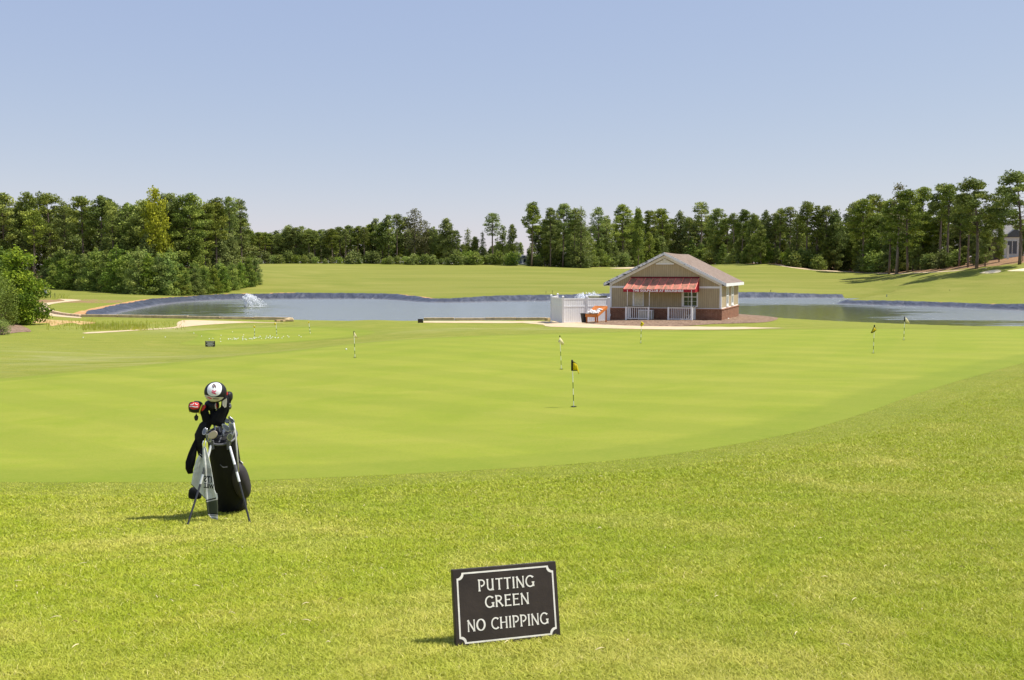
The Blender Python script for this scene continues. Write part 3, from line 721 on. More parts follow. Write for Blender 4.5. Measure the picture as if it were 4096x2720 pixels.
pin(1420, 1431, 1324, 'pale triangular pin flag at the far left of the putting green', [
    ('flag_sleeve', m_blk, [(1415, 1324), (1419, 1324), (1419, 1347), (1415, 1347)], 0),
    ('flag', m_cream, [(1418, 1327), (1425, 1338), (1433, 1353), (1424, 1350), (1416, 1348)], .6)], topx=1417)
pin(2563, 1373.5, 1283, 'small yellow pin flag in front of the snack hut porch', [
    ('flag', m_yel, [(2565, 1284.5), (2575.5, 1293), (2570, 1303), (2565, 1306), (2559.5, 1301)], .6), ('flag_mark', m_blk, [(2564, 1291), (2567, 1290.5), (2568, 1295), (2565, 1297)], 1.6)], topx=2565)
pin(3493, 1414, 1299, 'dull yellow pin flag with black edges drooping left, right part of the green', [
    ('flag_sleeve', m_blk, [(3492.5, 1299), (3497.5, 1299), (3497.5, 1310), (3492.5, 1310)], 0),
    ('flag_hem', m_blk, [(3493, 1305), (3498, 1309), (3502, 1319), (3497, 1326), (3484, 1333), (3479, 1331)], .4),
    ('flag', m_yel, [(3493.5, 1308), (3496, 1312), (3499.5, 1318.5), (3492, 1326), (3482, 1330)], 1.2)], topx=3495)
pin(3615, 1361, 1266, 'pale pin flag with black sleeve, rightmost, standing against the pond', [
    ('flag_sleeve', m_blk, [(3614, 1266), (3618, 1266), (3618, 1286), (3614, 1286)], 0),
    ('flag', m_cream, [(3619, 1268), (3627, 1278), (3635.5, 1293), (3628, 1292), (3618, 1287)], .6)], topx=3616.5)
for i, (px, pb, pt, tx, fl, lab) in enumerate([
        (1018.5, 1352.5, 1301, 1018.5, [(1015, 1304), (1021, 1303), (1022, 1309), (1019, 1313), (1015.5, 1309)], 'yellow pin flag among the golf balls, left one on the chipping green'),
        (1107.5, 1343, 1290, 1104, [(1098, 1292), (1105, 1291), (1105.5, 1300), (1102, 1301), (1098.5, 1298)], 'yellow pin flag right of the golf ball scatter, middle one on the chipping green'),
        (1241.5, 1335, 1285, 1235, [(1233, 1286), (1237, 1285), (1238, 1293), (1234, 1294)], 'leaning pin flag with a narrow yellow cloth, right end of the chipping green')]):
    pin(px, pb, pt, lab, [('flag', m_yel, fl, .4)], topx=tx, ymin=38, cup=False, group='pin flags on the chipping green')

# ================================================================== GOLF BALLS
m_ball = simple('golf_ball_white', (.82, .82, .80), .35, .5)
def ball_mesh():
    bm = bmesh.new(); bmesh.ops.create_icosphere(bm, subdivisions=2, radius=.028)
    for v in bm.verts: v.co.z += .028
    me = bpy.data.meshes.new('golf_ball'); bm.to_mesh(me); bm.free(); me.materials.append(m_ball)
    for p in me.polygons: p.use_smooth = True
    return me
BM = ball_mesh()
balls = [(237, 268), (335, 306), (432, 341), (476, 337), (580, 297), (572, 343), (574, 377), (724, 251), (672, 341), (674, 348), (695, 341), (718, 348), (743, 331), (746, 347), (757, 338), (763, 338), (768, 350), (781, 341), (797, 334), (864, 290), (856, 315), (850, 334), (855, 340), (853, 355), (880, 345), (888, 346), (899, 351), (936, 340), (955, 337), (959, 343), (975, 345), (990, 325), (993, 338), (1012, 332), (1028, 326), (1001, 337), (1055, 325), (1068, 308), (1077, 312), (1089, 339), (1142, 340), (1148, 322), (1155, 307), (1172, 325), (1177, 329), (1197, 301), (1197, 313), (1200, 335), (1215, 331), (1230, 317), (1259, 324), (1265, 330), (1295, 332), (1301, 326), (1347, 332), (1365, 313), (1417, 303), (1433, 318), (1561, 300), (1587, 317)]
special = {0: 'white golf ball alone at the left tip of the chipping green', 6: 'white golf ball closest to the small black practice sign, right of it', 7: 'white golf ball alone near the back edge of the chipping green', 58: 'left ball of the two lying apart at the right end of the scatter', 59: 'right ball of the two lying apart at the right end of the scatter',
           1: 'white golf ball second from the left on the chipping green', 2: 'white golf ball just above the small black practice sign, left of two', 3: 'white golf ball just above the small black practice sign, right of two'}
def ball(px, py, label, group, lo, lift=.03):
    g = G(px, py, lo); o = bpy.data.objects.new('golf_ball', BM); COL.objects.link(o); o.location = (g.x, g.y, g.z + lift)
    tag(o, label, 'golf ball', group)
for i, (a, b) in enumerate(balls):
    ball(700 + a / 3.148, 1250 + b / 3.148 + 1, special.get(i, 'white golf ball in the loose scatter round the left and middle chipping flags'), 'golf balls scattered on the chipping green', 38)
ball(333, 1352, 'white golf ball alone on the mown grass far left of the chipping green', None, 38, 0)
ball(661, 1350, 'white golf ball on the grass just left of the chipping green', None, 38, 0)
ball(1385, 1400, 'small pale ball on the collar at the back left of the putting green', None, 20, 0)
# ================================================================== GOLF BAG, CLUBS, TOWEL
def Z5(x, y, Y): return W(650 + x / 2.24, 1450 + y / 2.24, Y)
def Z6(x, y, Y): return W(720 + x / 5.6, 1500 + y / 5.6, Y)
def build_bag():
    mf = simple('bag_nylon', (.010, .010, .011), .75, .25, bump=.3, bs=200, obj=False)
    mg = simple('bag_pocket_fabric', (.035, .030, .033), .7, .3, var=.25, bump=.35, bs=120, obj=False)
    mgl = simple('bag_grey_panel', (.11, .095, .09), .7, .3, obj=False)
    mal = simple('aluminium_tube', (.86, .86, .88), .35, .6, .2, var=.03); mbk = simple('black_tube', (.02, .02, .022), .35, .5)
    mpl = simple('grey_plastic', (.10, .10, .105), .45, .4); mpip = simple('white_piping', (.62, .60, .57), .6, .3)
    mch = simple('club_chrome', (.42, .43, .46), .25, .6, .9, var=.2, vs=25, obj=False); mbz = simple('club_bronze_face', (.60, .50, .40), .45, .5, .35, var=.1, vs=25, obj=False)
    mdk = simple('club_dark_steel', (.16, .18, .24), .3, .6, .8, obj=False); msh = simple('club_shaft_steel', (.30, .32, .38), .3, .5, .8)
    msock = simple('knit_sock', (.008, .008, .009), .9, .15, bump=.4, bs=300, obj=False); mcv = simple('headcover_black', (.010, .010, .011), .55, .35, obj=False)
    mw = simple('headcover_white', (.83, .83, .82), .55, .3, var=.03); mbone = simple('headcover_bone', (.66, .60, .50), .6, .3, var=.05)
    mred = simple('headcover_red', (.62, .04, .03), .5, .35, var=.06); mye = simple('headcover_yellow_piping', (.66, .56, .05), .5, .3)
    mrl = simple('logo_red', (.70, .02, .10), .5, .3); mdl = simple('logo_grey', (.12, .07, .07), .5, .3)
    fl = G(750, 2103); fr = G(1000, 2092); yb = G(930, 2052).y + .13
    yt = yb - .40
    org = Vector((Z5(600, 1300, yb).x, yb, zt1(Z5(600, 1300, yb).x, yb)))
    root = empty('golf_bag', org, label='black golf stand bag full of clubs standing on two legs on the lawn', cat='golf bag')
    O = org
    bot = Z5(622, 1300, yb); bot.z = org.z + .045; top = Z5(530, 655, yt)
    ax = (top - bot)
    mb = WMB(); pts = [bot - ax * .045, bot - ax * .035, bot, bot + ax * .1, bot + ax * .35, bot + ax * .62, bot + ax * .85, bot + ax * .93, top]
    mb.tube(pts, [.098, .128, .136, .136, .133, .130, .127, .124, .126], 28, flat=1.0); mb.build('body', mf, root, smooth=True, origin=O)
    mb = WMB(); d = ax.normalized(); x = Vector((1, 0, 0)); x = (x - d * x.dot(d)).normalized(); yv = d.cross(x)
    mb.tube([top + x * .127 * math.cos(t) + yv * .127 * math.sin(t) for t in [2 * math.pi * i / 24 for i in range(25)]], .011, 8); mb.build('rim', mpl, root, smooth=True, origin=O)
    mb = WMB(); mb.tube([top + x * .098 * a + yv * .098 * b for a, b in ((-1, 0), (1, 0))], .006, 6); mb.tube([top - yv * .098, top + yv * .098], .006, 6); mb.build('club_divider', mpl, root, origin=O)
    # pockets
    c = Z5(704, 1060, yb - .22); rot = Matrix.Rotation(R_(-6), 3, 'Y') @ Matrix.Rotation(R_(27), 3, 'X')
    fnp = lambda q: Vector((math.copysign(abs(q.x) ** .8, q.x), math.copysign(abs(q.y) ** .8, q.y), math.copysign(abs(q.z) ** .85, q.z)))
    mb = WMB(); mb.ell(c, (.072, .085, .185), 22, 18, rot=rot, fn=fnp); mb.build('side_pocket', mg, root, smooth=True, origin=O)
    mb = WMB(); mb.tube([Z5(690, 870, yb - .27), Z5(725, 930, yb - .255), Z5(752, 1010, yb - .24), Z5(768, 1110, yb - .20), Z5(762, 1200, yb - .16)], [.004, .006, .006, .006, .004], 8); mb.build('pocket_piping', mgl, root, smooth=True, origin=O)
    mb = WMB(); mb.tube([Z5(700, 885, yb - .27), Z5(722, 905, yb - .27)], .005, 6); mb.build('pocket_zip_pull', mpip, root, origin=O)
    c2 = Z5(620, 1250, yb - .07); mb = WMB(); mb.ell(c2, (.125, .085, .095), 22, 12, fn=fnp); mb.build('lower_pocket', mf, root, smooth=True, origin=O)
    c3 = Z5(290, 1170, yb - .12); mb = WMB(); mb.ell(c3, (.058, .03, .056), 16, 10, fn=lambda q: Vector((math.copysign(abs(q.x) ** .6, q.x) * (1.0 - .22 * q.z), q.y, math.copysign(abs(q.z) ** .6, q.z)))); mb.build('hanging_pouch', mf, root, smooth=True, origin=O)
    mb = WMB(); mb.tube([Z5(640, 540, yt - .07), Z5(652, 620, yt - .10), Z5(664, 760, yt - .10), Z5(674, 880, yt - .08), Z5(684, 975, yt - .02)], [.005, .007, .007, .006, .005], 8); mb.build('white_piping', mpip, root, smooth=True, origin=O)
    mb = WMB(); mb.tube([Z5(610, 690, yt - .10), Z5(635, 640, yt - .12), Z5(650, 600, yt - .12), Z5(640, 560, yt - .10)], [.004, .007, .007, .004], 8); mb.build('rim_handle', mpip, root, smooth=True, origin=O)
    mb = WMB(); mb.tube([Z5(430, 510, yt - .02), Z5(375, 575, yt - .03), Z5(335, 660, yt - .04), Z5(325, 740, yt - .04), Z5(345, 850, yt), Z5(420, 1010, yb - .2)], [.034, .050, .050, .034, .018, .010], 12, flat=.5); mb.build('shoulder_strap', mf, root, smooth=True, origin=O)
    mb = WMB(); mb.tube([Z5(515, 915, yt - .02), Z5(545, 940, yt - .03), Z5(582, 936, yt - .02)], .004, 6); mb.build('leg_spring', mpl, root, origin=O)
    # legs
    for tp, k1, k2, ft, brk in ((Z5(436, 740, yt - .11), Z5(383, 935, yt - .16), Z5(340, 1088, yt - .19), fl, (450, 745)), (Z5(602, 752, yt - .11), Z5(648, 915, yt - .16), Z5(688, 1068, yt - .19), fr, (592, 745))):
        mb = WMB(); mb.tube([tp, k1], .0105, 12); mb.tube([k1, k1.lerp(k2, .42)], .0125, 12, 1); mb.tube([k1.lerp(k2, .42), k2], .0105, 12)
        leg = mb.build('leg', [mal, mpl], root, smooth=False, origin=O)
        mb = WMB(); mb.tube([k2, k2.lerp(ft, .96)], .0088, 10); mb.build('lower_leg', mbk, leg, smooth=False, origin=O)
        mb = WMB(); mb.tube([k2.lerp(ft, .955), ft + Vector((0, 0, -.004))], [.011, .012], 10); mb.build('rubber_foot', mbk, leg, origin=O)
        mb = WMB(); c = Z5(brk[0], brk[1], yt - .10); mb.prism([c + Vector((-.014, 0, .05)), c + Vector((.012, 0, .05)), c + Vector((.018, 0, -.028)), c + Vector((-.010, 0, -.034))], (0, -.02, 0)); mb.build('leg_bracket', mpl, root, origin=O, bevel=.003)
    # ---------------- clubs
    mouth = top
    def club(head_c, label, parts_fn, shaft_r=.0048, hos=None, sm=None):
        r = empty('golf_club', head_c, label=label, cat='golf club', group='golf clubs standing in the bag'); parts_fn(r)
        hos = hos or head_c; k = ((head_c.x - mouth.x) * .35, .02)
        end = mouth - d * .35 + Vector((k[0], 0, 0))
        mb = WMB(); mb.tube([hos, end], [shaft_r * 1.2, shaft_r], 8); mb.build('shaft', sm or msh, r, smooth=True, origin=head_c)
        return r
    OUT = [(0, .002), (.004, .017), (.022, .026), (.045, .0285), (.064, .027), (.075, .017), (.075, -.001), (.066, -.015), (.052, -.0225), (.034, -.019), (.012, -.011)]
    def iron(p0, p1, Y, label, mat=mch, wide=1.0, yaw=0, flip=False):
        a, b = Z6(*p0, Y), Z6(*p1, Y); ln = (b - a).length; e = (b - a).normalized(); n = Vector((math.sin(yaw), -math.cos(yaw), .15)).normalized(); n = (n - e * n.dot(e)).normalized(); f = e.cross(n) * (-1 if flip else 1)
        s = ln / .075
        def parts(r):
            mb = WMB(); o = [a + e * x * s + f * y * s * wide * .8 for x, y in OUT]; m = len(o)
            mb.prism(o, n * .010)
            i2 = [a + (sum(((q - a) for q in o), Vector()) / m) * .26 + (q - a) * .74 + n * .0105 for q in o]
            mb.add(i2, [tuple(range(m))], 1)
            mb.build('club_head', [mat, mdk], r, origin=a, bevel=.002)
            mb = WMB(); mb.tube([a + e * .006, a + Vector((0, 0, -.045)) + (mouth - a) * .08], [.0075, .006], 10); mb.build('hosel', mat, r, smooth=True, origin=a)
        return club(a, label, parts, hos=a + Vector((0, 0, -.03)))
    iron((940, 880), (915, 1045), yt - .02, 'chrome iron head just below the driver headcover, on edge', yaw=.5, wide=.8)
    iron((1100, 915), (1222, 1080), yt + .01, 'chrome iron head farthest right in the bag, tilted down to the right', wide=.9, yaw=-.3, mat=mch)
    iron((955, 1085), (1128, 1250), yt - .05, 'chrome iron head in the right cluster, left of two side by side', wide=.9)
    iron((1150, 1062), (1170, 1262), yt - .07, 'chrome iron head in the right cluster, right of two side by side', wide=1.0, yaw=.4)
    iron((1130, 1290), (1095, 1462), yt - .13, 'chrome iron head lowest on the right, in front of the bag rim', wide=1.35, flip=True)
    iron((600, 1180), (545, 1345), yt - .10, 'bluish steel iron head at the left of the bag mouth', mat=mch, wide=1.2, flip=False, yaw=-.4)
    iron((600, 1310), (700, 1490), yt - .14, 'chrome iron head hanging lowest on the left, below the round wedge', mat=mch, wide=.8)
    iron((990, 960), (1100, 1060), yt + .02, 'dark iron head half hidden in the middle of the right cluster', mat=mdk, wide=1.2)
    # wedge with a round bronze face
    wc = Z6(750, 1335, yt - .17)
    def wedge(r):
        mb = WMB(); o = []
        for k in range(20):
            t = 6.2832 * k / 20; rx = .037 * (1.0 + .25 * max(0, -math.cos(t))); o.append(wc + Vector((rx * math.cos(t), -.004 * math.cos(t), .034 * math.sin(t) + .010 * math.cos(t))))
        mb.prism(o, (0, -.012, .001)); mb.build('club_head', mbz, r, origin=wc, bevel=.003)
        mb = WMB(); mb.tube([wc + Vector((-.035, .004, -.004)), wc + Vector((-.05, .01, -.05))], .007, 10); mb.build('hosel', mch, r, smooth=True, origin=wc)
    club(wc, 'wedge with a round pale bronze face hanging in front of the bag rim', wedge, hos=wc + Vector((-.045, .01, -.03)))
    # headcovers
    def ellsurf(c, r, a, b, out=1.015):
        q = 1 - (a / r[0]) ** 2 - (b / r[2]) ** 2; q = math.sqrt(max(q, 0.0)); return Vector((c.x + a * out, c.y - r[1] * q * out - .002, c.z + b * out))
    def patch(c, r, outline, out=1.02):
        L = [Vector(p) for p in outline]; n = len(L); vs = list(L); xs = [p.x for p in L]; ys = [p.y for p in L]; st = max(.006, (max(xs) - min(xs)) / 12)
        arr = [tuple(p) for p in L]; gx = np.arange(min(xs), max(xs), st); gy = np.arange(min(ys), max(ys), st); GX, GY = np.meshgrid(gx, gy); sd = sdf(GX.ravel(), GY.ravel(), arr)
        for (x, y), s in zip(zip(GX.ravel(), GY.ravel()), sd):
            if s > st * .4: vs.append(Vector((x, y)))
        rr = delaunay_2d_cdt(vs, [], [list(range(n))], 1, 1e-7)
        return [ellsurf(c, r, v.x, v.y, out) for v in rr[0]], [tuple(f) for f in rr[2]]
    def ovl(cx, cy, rx, ry, n=28, rot=0, sq=1.0):
        o = []
        for k in range(n):
            t = 6.2832 * k / n; x = math.copysign(abs(math.cos(t)) ** sq, math.cos(t)) * rx; y = math.copysign(abs(math.sin(t)) ** sq, math.sin(t)) * ry
            o.append((cx + x * math.cos(rot) - y * math.sin(rot), cy + x * math.sin(rot) + y * math.cos(rot)))
        return o
    # driver
    yd = yt - .02; c = Z6(795, 385, yd); r3 = (.096, .085, .092)
    def driver(r):
        fn = lambda q: Vector((q.x * (1.0 + .05 * q.z), q.y, q.z if q.z > 0 else q.z * .98))
        mb = WMB(); mb.ell(c, r3, 32, 22); mb.build('headcover', mcv, r, smooth=True, origin=c)
        k = .000393
        vs, fs = patch(c, r3, ovl(.010, .030, .059, .056, 32, 0, .9), 1.025); WMB().add(vs, fs).build('white_panel', mw, r, smooth=True, origin=c)
        band = [(-.086, -.022), (-.082, -.016), (-.070, -.015), (-.04, -.019), (-.005, -.029), (.03, -.034), (.062, -.033), (.080, -.036), (.084, -.041), (.078, -.047), (.066, -.058), (.045, -.068), (.01, -.074), (-.025, -.072), (-.052, -.062), (-.074, -.043), (-.084, -.030)]
        band = [(a * .93, b * 1.02) for a, b in band]
        vs, fs = patch(c, r3, band, 1.028); WMB().add(vs, fs).build('bone_band', mbone, r, smooth=True, origin=c)
        for ch, col, cy in (('R', mrl, .006), ('9', mdl, .052)):
            vs, fs = text_mesh(ch, .052, .0012, .3); mb = WMB(); mb.add([ellsurf(c, r3, .014 - v[1] * .9, cy + v[0] * 1.15, 1.06) for v in vs], fs); mb.build('logo_letter', col, r, origin=c)
        for pl_, col in (([(-.052, -.030), (-.034, -.030), (-.012, -.040), (-.004, -.040), (-.016, -.048), (-.034, -.044), (-.028, -.039), (-.044, -.036)], mrl), ([(.000, -.041), (.012, -.041), (.046, -.045), (.052, -.042), (.040, -.052), (.004, -.049)], mdl)):
            vs, fs = patch(c, r3, pl_, 1.045); WMB().add(vs, fs).build('band_logo', col, r, smooth=True, origin=c)
        mb = WMB(); p = [Z6(1000, 470, yd + .01), Z6(1018, 560, yd), Z6(1012, 660, yd), Z6(985, 750, yd), Z6(930, 830, yd), Z6(850, 960, yt), Z6(810, 1100, yt)]
        mb.tube(p, [.028, .034, .034, .032, .042, .062, .07], 16); mb.build('neck_sock', msock, r, smooth=True, origin=c)
        mb = WMB(); q = [Z6(1045, 520, yd - .036), Z6(1010, 540, yd - .038), Z6(950, 585, yd - .040), Z6(955, 680, yd - .040), Z6(1000, 735, yd - .036), Z6(1035, 715, yd - .032), Z6(1048, 610, yd - .034)]
        mb.prism(q, (0, .004, 0)); mb.build('side_panel', mbone, r, origin=c)
    club(c, 'driver under a big black headcover with a white oval panel, tallest in the bag', driver, hos=Z6(850, 960, yt))
    # left fairway wood
    c = Z6(355, 715, yt - .05); rl = (.062, .055, .052)
    def sqf(q): return Vector((math.copysign(abs(q.x) ** .75, q.x), q.y, math.copysign(abs(q.z) ** .75, q.z)))
    cl = c.copy()
    def left(r):
        mb = WMB(); mb.ell(cl, rl, 26, 18, fn=sqf); mb.build('headcover', mcv, r, smooth=True, origin=cl)
        rr = (rl[0] * 1.1, rl[1] * 1.05, rl[2] * 1.15)
        vs, fs = patch(cl, rr, ovl(.004, .016, .046, .030, 26), 1.03); WMB().add(vs, fs).build('red_panel', mred, r, smooth=True, origin=cl)
        mb = WMB(); mb.tube([Vector((cl.x + (x - 355) * .000393, cl.y - .012, cl.z - (y - 715) * .000393)) for x, y in ((330, 588), (260, 600), (222, 650), (208, 730), (216, 800), (235, 830))], .0035, 6); mb.tube([Vector((cl.x + (x - 355) * .000393, cl.y - .040, cl.z - (y - 715) * .000393)) for x, y in ((532, 650), (505, 700), (475, 770), (462, 850))], .006, 6); mb.build('yellow_piping', mye, r, smooth=True, origin=cl)
        rr2 = (rr[0], rr[1], rr[2])
        mb = WMB()
        for (p, q, wd) in (((-.028, .024), (-.010, .026), .0022), ((-.010, .026), (.002, .038), .0022), ((.012, .038), (.016, .028), .0022), ((.016, .028), (.030, .024), .0022), ((-.034, .011), (-.010, .012), .0035), ((-.010, .012), (.018, .007), .0035), ((.018, .007), (.034, .008), .003)):
            p, q = Vector(p), Vector(q); t = (q - p).normalized(); n = Vector((-t.y, t.x)) * wd; P4 = [p + n, q + n, q - n, p - n]; mb.add([ellsurf(cl, rr, v.x, v.y, 1.07) for v in P4], [(0, 1, 2, 3)])
        mb.build('pale_emblem', mw, r, origin=cl)
        mb = WMB(); mb.tube([Z6(470, 730, yt - .05), Z6(530, 790, yt - .04), Z6(570, 900, yt - .03), Z6(620, 1010, yt), Z6(690, 1120, yt)], [.034, .036, .036, .046, .06], 16); mb.build('neck_sock', msock, r, smooth=True, origin=cl)
        mb = WMB(); mb.ell(Z6(525, 750, yt - .055), (.016, .028, .036), 14, 10, rot=Matrix.Rotation(R_(28), 3, 'Y')); mb.build('red_collar', mred, r, smooth=True, origin=cl)
        mb = WMB(); o = [(360, 850), (375, 895), (408, 930), (402, 985), (385, 1020), (360, 1030), (335, 1018), (318, 975), (314, 930), (348, 895)]; mb.prism([Z6(*q, yt - .08) for q in o], (0, .008, 0)); mb.build('number_tag', mcv, r, origin=cl, bevel=.001)
    club(cl, 'fairway wood under a black headcover with red oval panel, leaning out left of the bag', left, hos=Z6(620, 1010, yt))
    # middle wood
    cm = Z6(715, 680, yt + .03)
    def middle(r):
        mb = WMB(); mb.ell(cm, (.064, .05, .048), 26, 16, fn=sqf); mb.build('headcover', mcv, r, smooth=True, origin=cm)
        mb = WMB(); mb.tube([Vector((cm.x + (x - 715) * .000393, cm.y - .045, cm.z - (y - 680) * .000393)) for x, y in ((838, 600), (828, 670), (835, 730), (862, 765))], [.004, .007, .007, .003], 8); mb.build('bone_stripe', mbone, r, smooth=True, origin=cm)
        mb = WMB(); mb.tube([Vector((cm.x + (x - 715) * .000393, cm.y - .050, cm.z - (y - 680) * .000393)) for x, y in ((858, 620), (858, 680), (868, 730))], [.003, .005, .002], 8); mb.build('red_stripe', mred, r, smooth=True, origin=cm)
        mb = WMB(); mb.tube([cm, Z6(735, 800, yt + .02), Z6(745, 900, yt), Z6(740, 1040, yt)], [.03, .026, .028, .04], 14); mb.build('neck_sock', msock, r, smooth=True, origin=cm)
        mb = WMB(); mb.tube([Z6(752, 950, yt - .04), Z6(765, 1060, yt - .05), Z6(785, 1150, yt - .06), Z6(797, 1240, yt - .08)], .004, 6); mb.build('cord', msh, r, smooth=True, origin=cm)
    club(cm, 'fairway wood under a dark headcover with a bone stripe, directly under the driver', middle, hos=Z6(740, 1040, yt))
    cr = Z6(1095, 480, yt + .06)
    def right(r):
        mb = WMB(); mb.ell(cr, (.032, .045, .044), 22, 16, fn=sqf); mb.build('headcover', mcv, r, smooth=True, origin=cr)
        rr = (.035, .046, .05); vs, fs = patch(cr, rr, ovl(-.010, .026, .014, .017), 1.05); WMB().add(vs, fs).build('red_panel', mred, r, smooth=True, origin=cr)
        mb = WMB(); mb.tube([Vector((cr.x + (x - 1095) * .000393, cr.y - .006, cr.z - (y - 480) * .000393)) for x, y in ((1120, 380), (1150, 410), (1166, 460), (1164, 520), (1150, 560))], .003, 6); mb.build('yellow_piping', mye, r, smooth=True, origin=cr)
        mb = WMB(); mb.tube([cr + Vector((0, 0, -.02)), Z6(1080, 620, yt + .05), Z6(1040, 800, yt + .03), Z6(960, 1000, yt)], [.026, .022, .024, .02], 12); mb.build('neck_sock', msock, r, smooth=True, origin=cr)
        mb = WMB(); mb.ell(Z6(1112, 700, yt + .01), (.017, .01, .028), 14, 10); mb.build('number_tag', mpl, r, smooth=True, origin=cr)
        mb = WMB(); mb.ell(Z6(1112, 715, yt - .003), (.007, .004, .008), 10, 8); mb.build('tag_stud', mch, r, smooth=True, origin=cr)
    club(cr, 'fairway wood under a small red dotted headcover, behind the driver on the right', right, hos=Z6(960, 1000, yt))
    # black rain cover hanging at the left
    p0 = Z5(300, 700, yt - .05); r = empty('rain_cover', p0, label='limp black cloth cover hanging down the left side of the golf bag', cat='cloth cover')
    mb = WMB(); mb.tube([Z5(302, 690, yt - .05), Z5(290, 740, yt - .05), Z5(268, 820, yt - .06), Z5(248, 900, yt - .06), Z5(240, 950, yt - .06), Z5(250, 992, yt - .05)], [.012, .024, .036, .042, .034, .024], 16, flat=.6); mb.build('cloth', msock, r, smooth=True, origin=p0)
    mb = WMB(); mb.tube([Z5(305, 690, yt - .04), Z5(318, 640, yt - .03), Z5(350, 600, yt - .02)], .012, 8); mb.build('drawstring', msock, r, smooth=True, origin=p0)
    # towel
    tp = Z5(372, 745, yt - .13); tw = empty('towel', tp, label='grey and white towel with black stripes hanging from a clip on the golf bag', cat='towel')
    t = NT('towel_cloth'); n = t.noise(t.coord(), 18, 4, .7); a = t.ramp(n, [(.3, (.56, .56, .52)), (.7, (.76, .76, .72))]); a = t.mix(t.mapr(t.noise(t.coord(), 9, 2), .62, .72, 0, .5), a, (.20, .19, .13)); t.bump(t.noise(t.coord(), 200, 2), .5, .003); mt = t.fin(a, .95, .1)
    mhem = simple('towel_black_band', (.015, .016, .02), .9, .1); mol = simple('towel_green_band', (.075, .085, .055), .95, .1, obj=False)
    def strip(name, L, Rr, Y0, Y1, bands, cols=10, amp=.012):
        def at(E, s):
            k = s * (len(E) - 1); i = min(int(k), len(E) - 2); f = k - i; return Vector(E[i]).lerp(Vector(E[i + 1]), f)
        rows = 60; V = []; F = []; mi = []
        for i in range(rows + 1):
            s = i / rows; a, b = at(L, s), at(Rr, s)
            for j in range(cols + 1):
                u = j / cols; p = a.lerp(b, u); V.append(Z5(p.x, p.y, Y0 + (Y1 - Y0) * s + amp * math.sin(u * 7 + s * 3 + Y0) * min(1, s * 3 + .2)))
        for i in range(rows):
            m = 0
            for s0, s1, mm in bands:
                if s0 <= i / rows < s1: m = mm
            for j in range(cols):
                q = i * (cols + 1) + j; F.append((q, q + 1, q + cols + 2, q + cols + 1)); mi.append(m)
        mb = WMB(); mb.add(V, F); mb.m = mi; o = mb.build(name, [mt, mhem, mol, mpip], tw, smooth=True, origin=tp); md = o.modifiers.new('thickness', 'SOLIDIFY'); md.thickness = .004
    strip('left_fold', [(352, 770), (332, 820), (300, 880), (284, 940), (270, 1010), (258, 1094)], [(372, 765), (370, 850), (372, 960), (378, 1060), (384, 1150), (392, 1232)], yt - .14, yt - .16, [(0, .17, 1), (.17, .19, 3), (.19, .22, 1), (.97, 1.1, 1)])
    strip('front_fold', [(360, 762), (358, 850), (366, 950), (374, 1050), (380, 1150), (386, 1228), (396, 1300), (408, 1362), (440, 1395)], [(386, 758), (412, 850), (434, 950), (450, 1050), (464, 1140), (488, 1200), (497, 1290), (498, 1370), (497, 1412)], yt - .155, yt - .20,
          [(.62, .64, 1), (.64, .66, 3), (.66, .84, 2), (.84, .855, 1), (.855, .875, 3), (.875, .89, 1), (.89, .94, 0), (.94, .955, 3), (.955, .98, 1), (.98, 1.1, 3)])
    mb = WMB(); mb.tube([Z5(x, y, yt - .15) for x, y in ((368, 700), (358, 730), (362, 752), (376, 757), (386, 745), (388, 700))], .0035, 6); mb.build('carabiner', mal, tw, smooth=True, origin=tp)
    for txt, y, sz in (('ITS', 1048, 60), ('WILL', 1110, 42)):
        vs, fs = text_mesh(txt, sz, 1.6); mb = WMB(); mb.add([Z5(408 - v[0] * .95 + (y - 1050) * .1, y - v[1] * 1.25 - v[0] * .12, yt - .215) for v in vs], fs); mb.build('lettering', mhem, tw, origin=tp)
    mb = WMB(); mb.prism([Z5(372, 1082, yt - .214), Z5(432, 1074, yt - .214), Z5(432, 1078, yt - .214), Z5(372, 1086, yt - .214)], (0, .001, 0)); mb.build('text_rule', mhem, tw, origin=tp)
    mb = WMB(); mb.prism([Z5(470, 1172, yt - .20), Z5(488, 1170, yt - .20), Z5(494, 1218, yt - .20), Z5(482, 1222, yt - .20)], (0, .002, 0)); mb.build('care_tag', mw, tw, origin=tp)
build_bag()
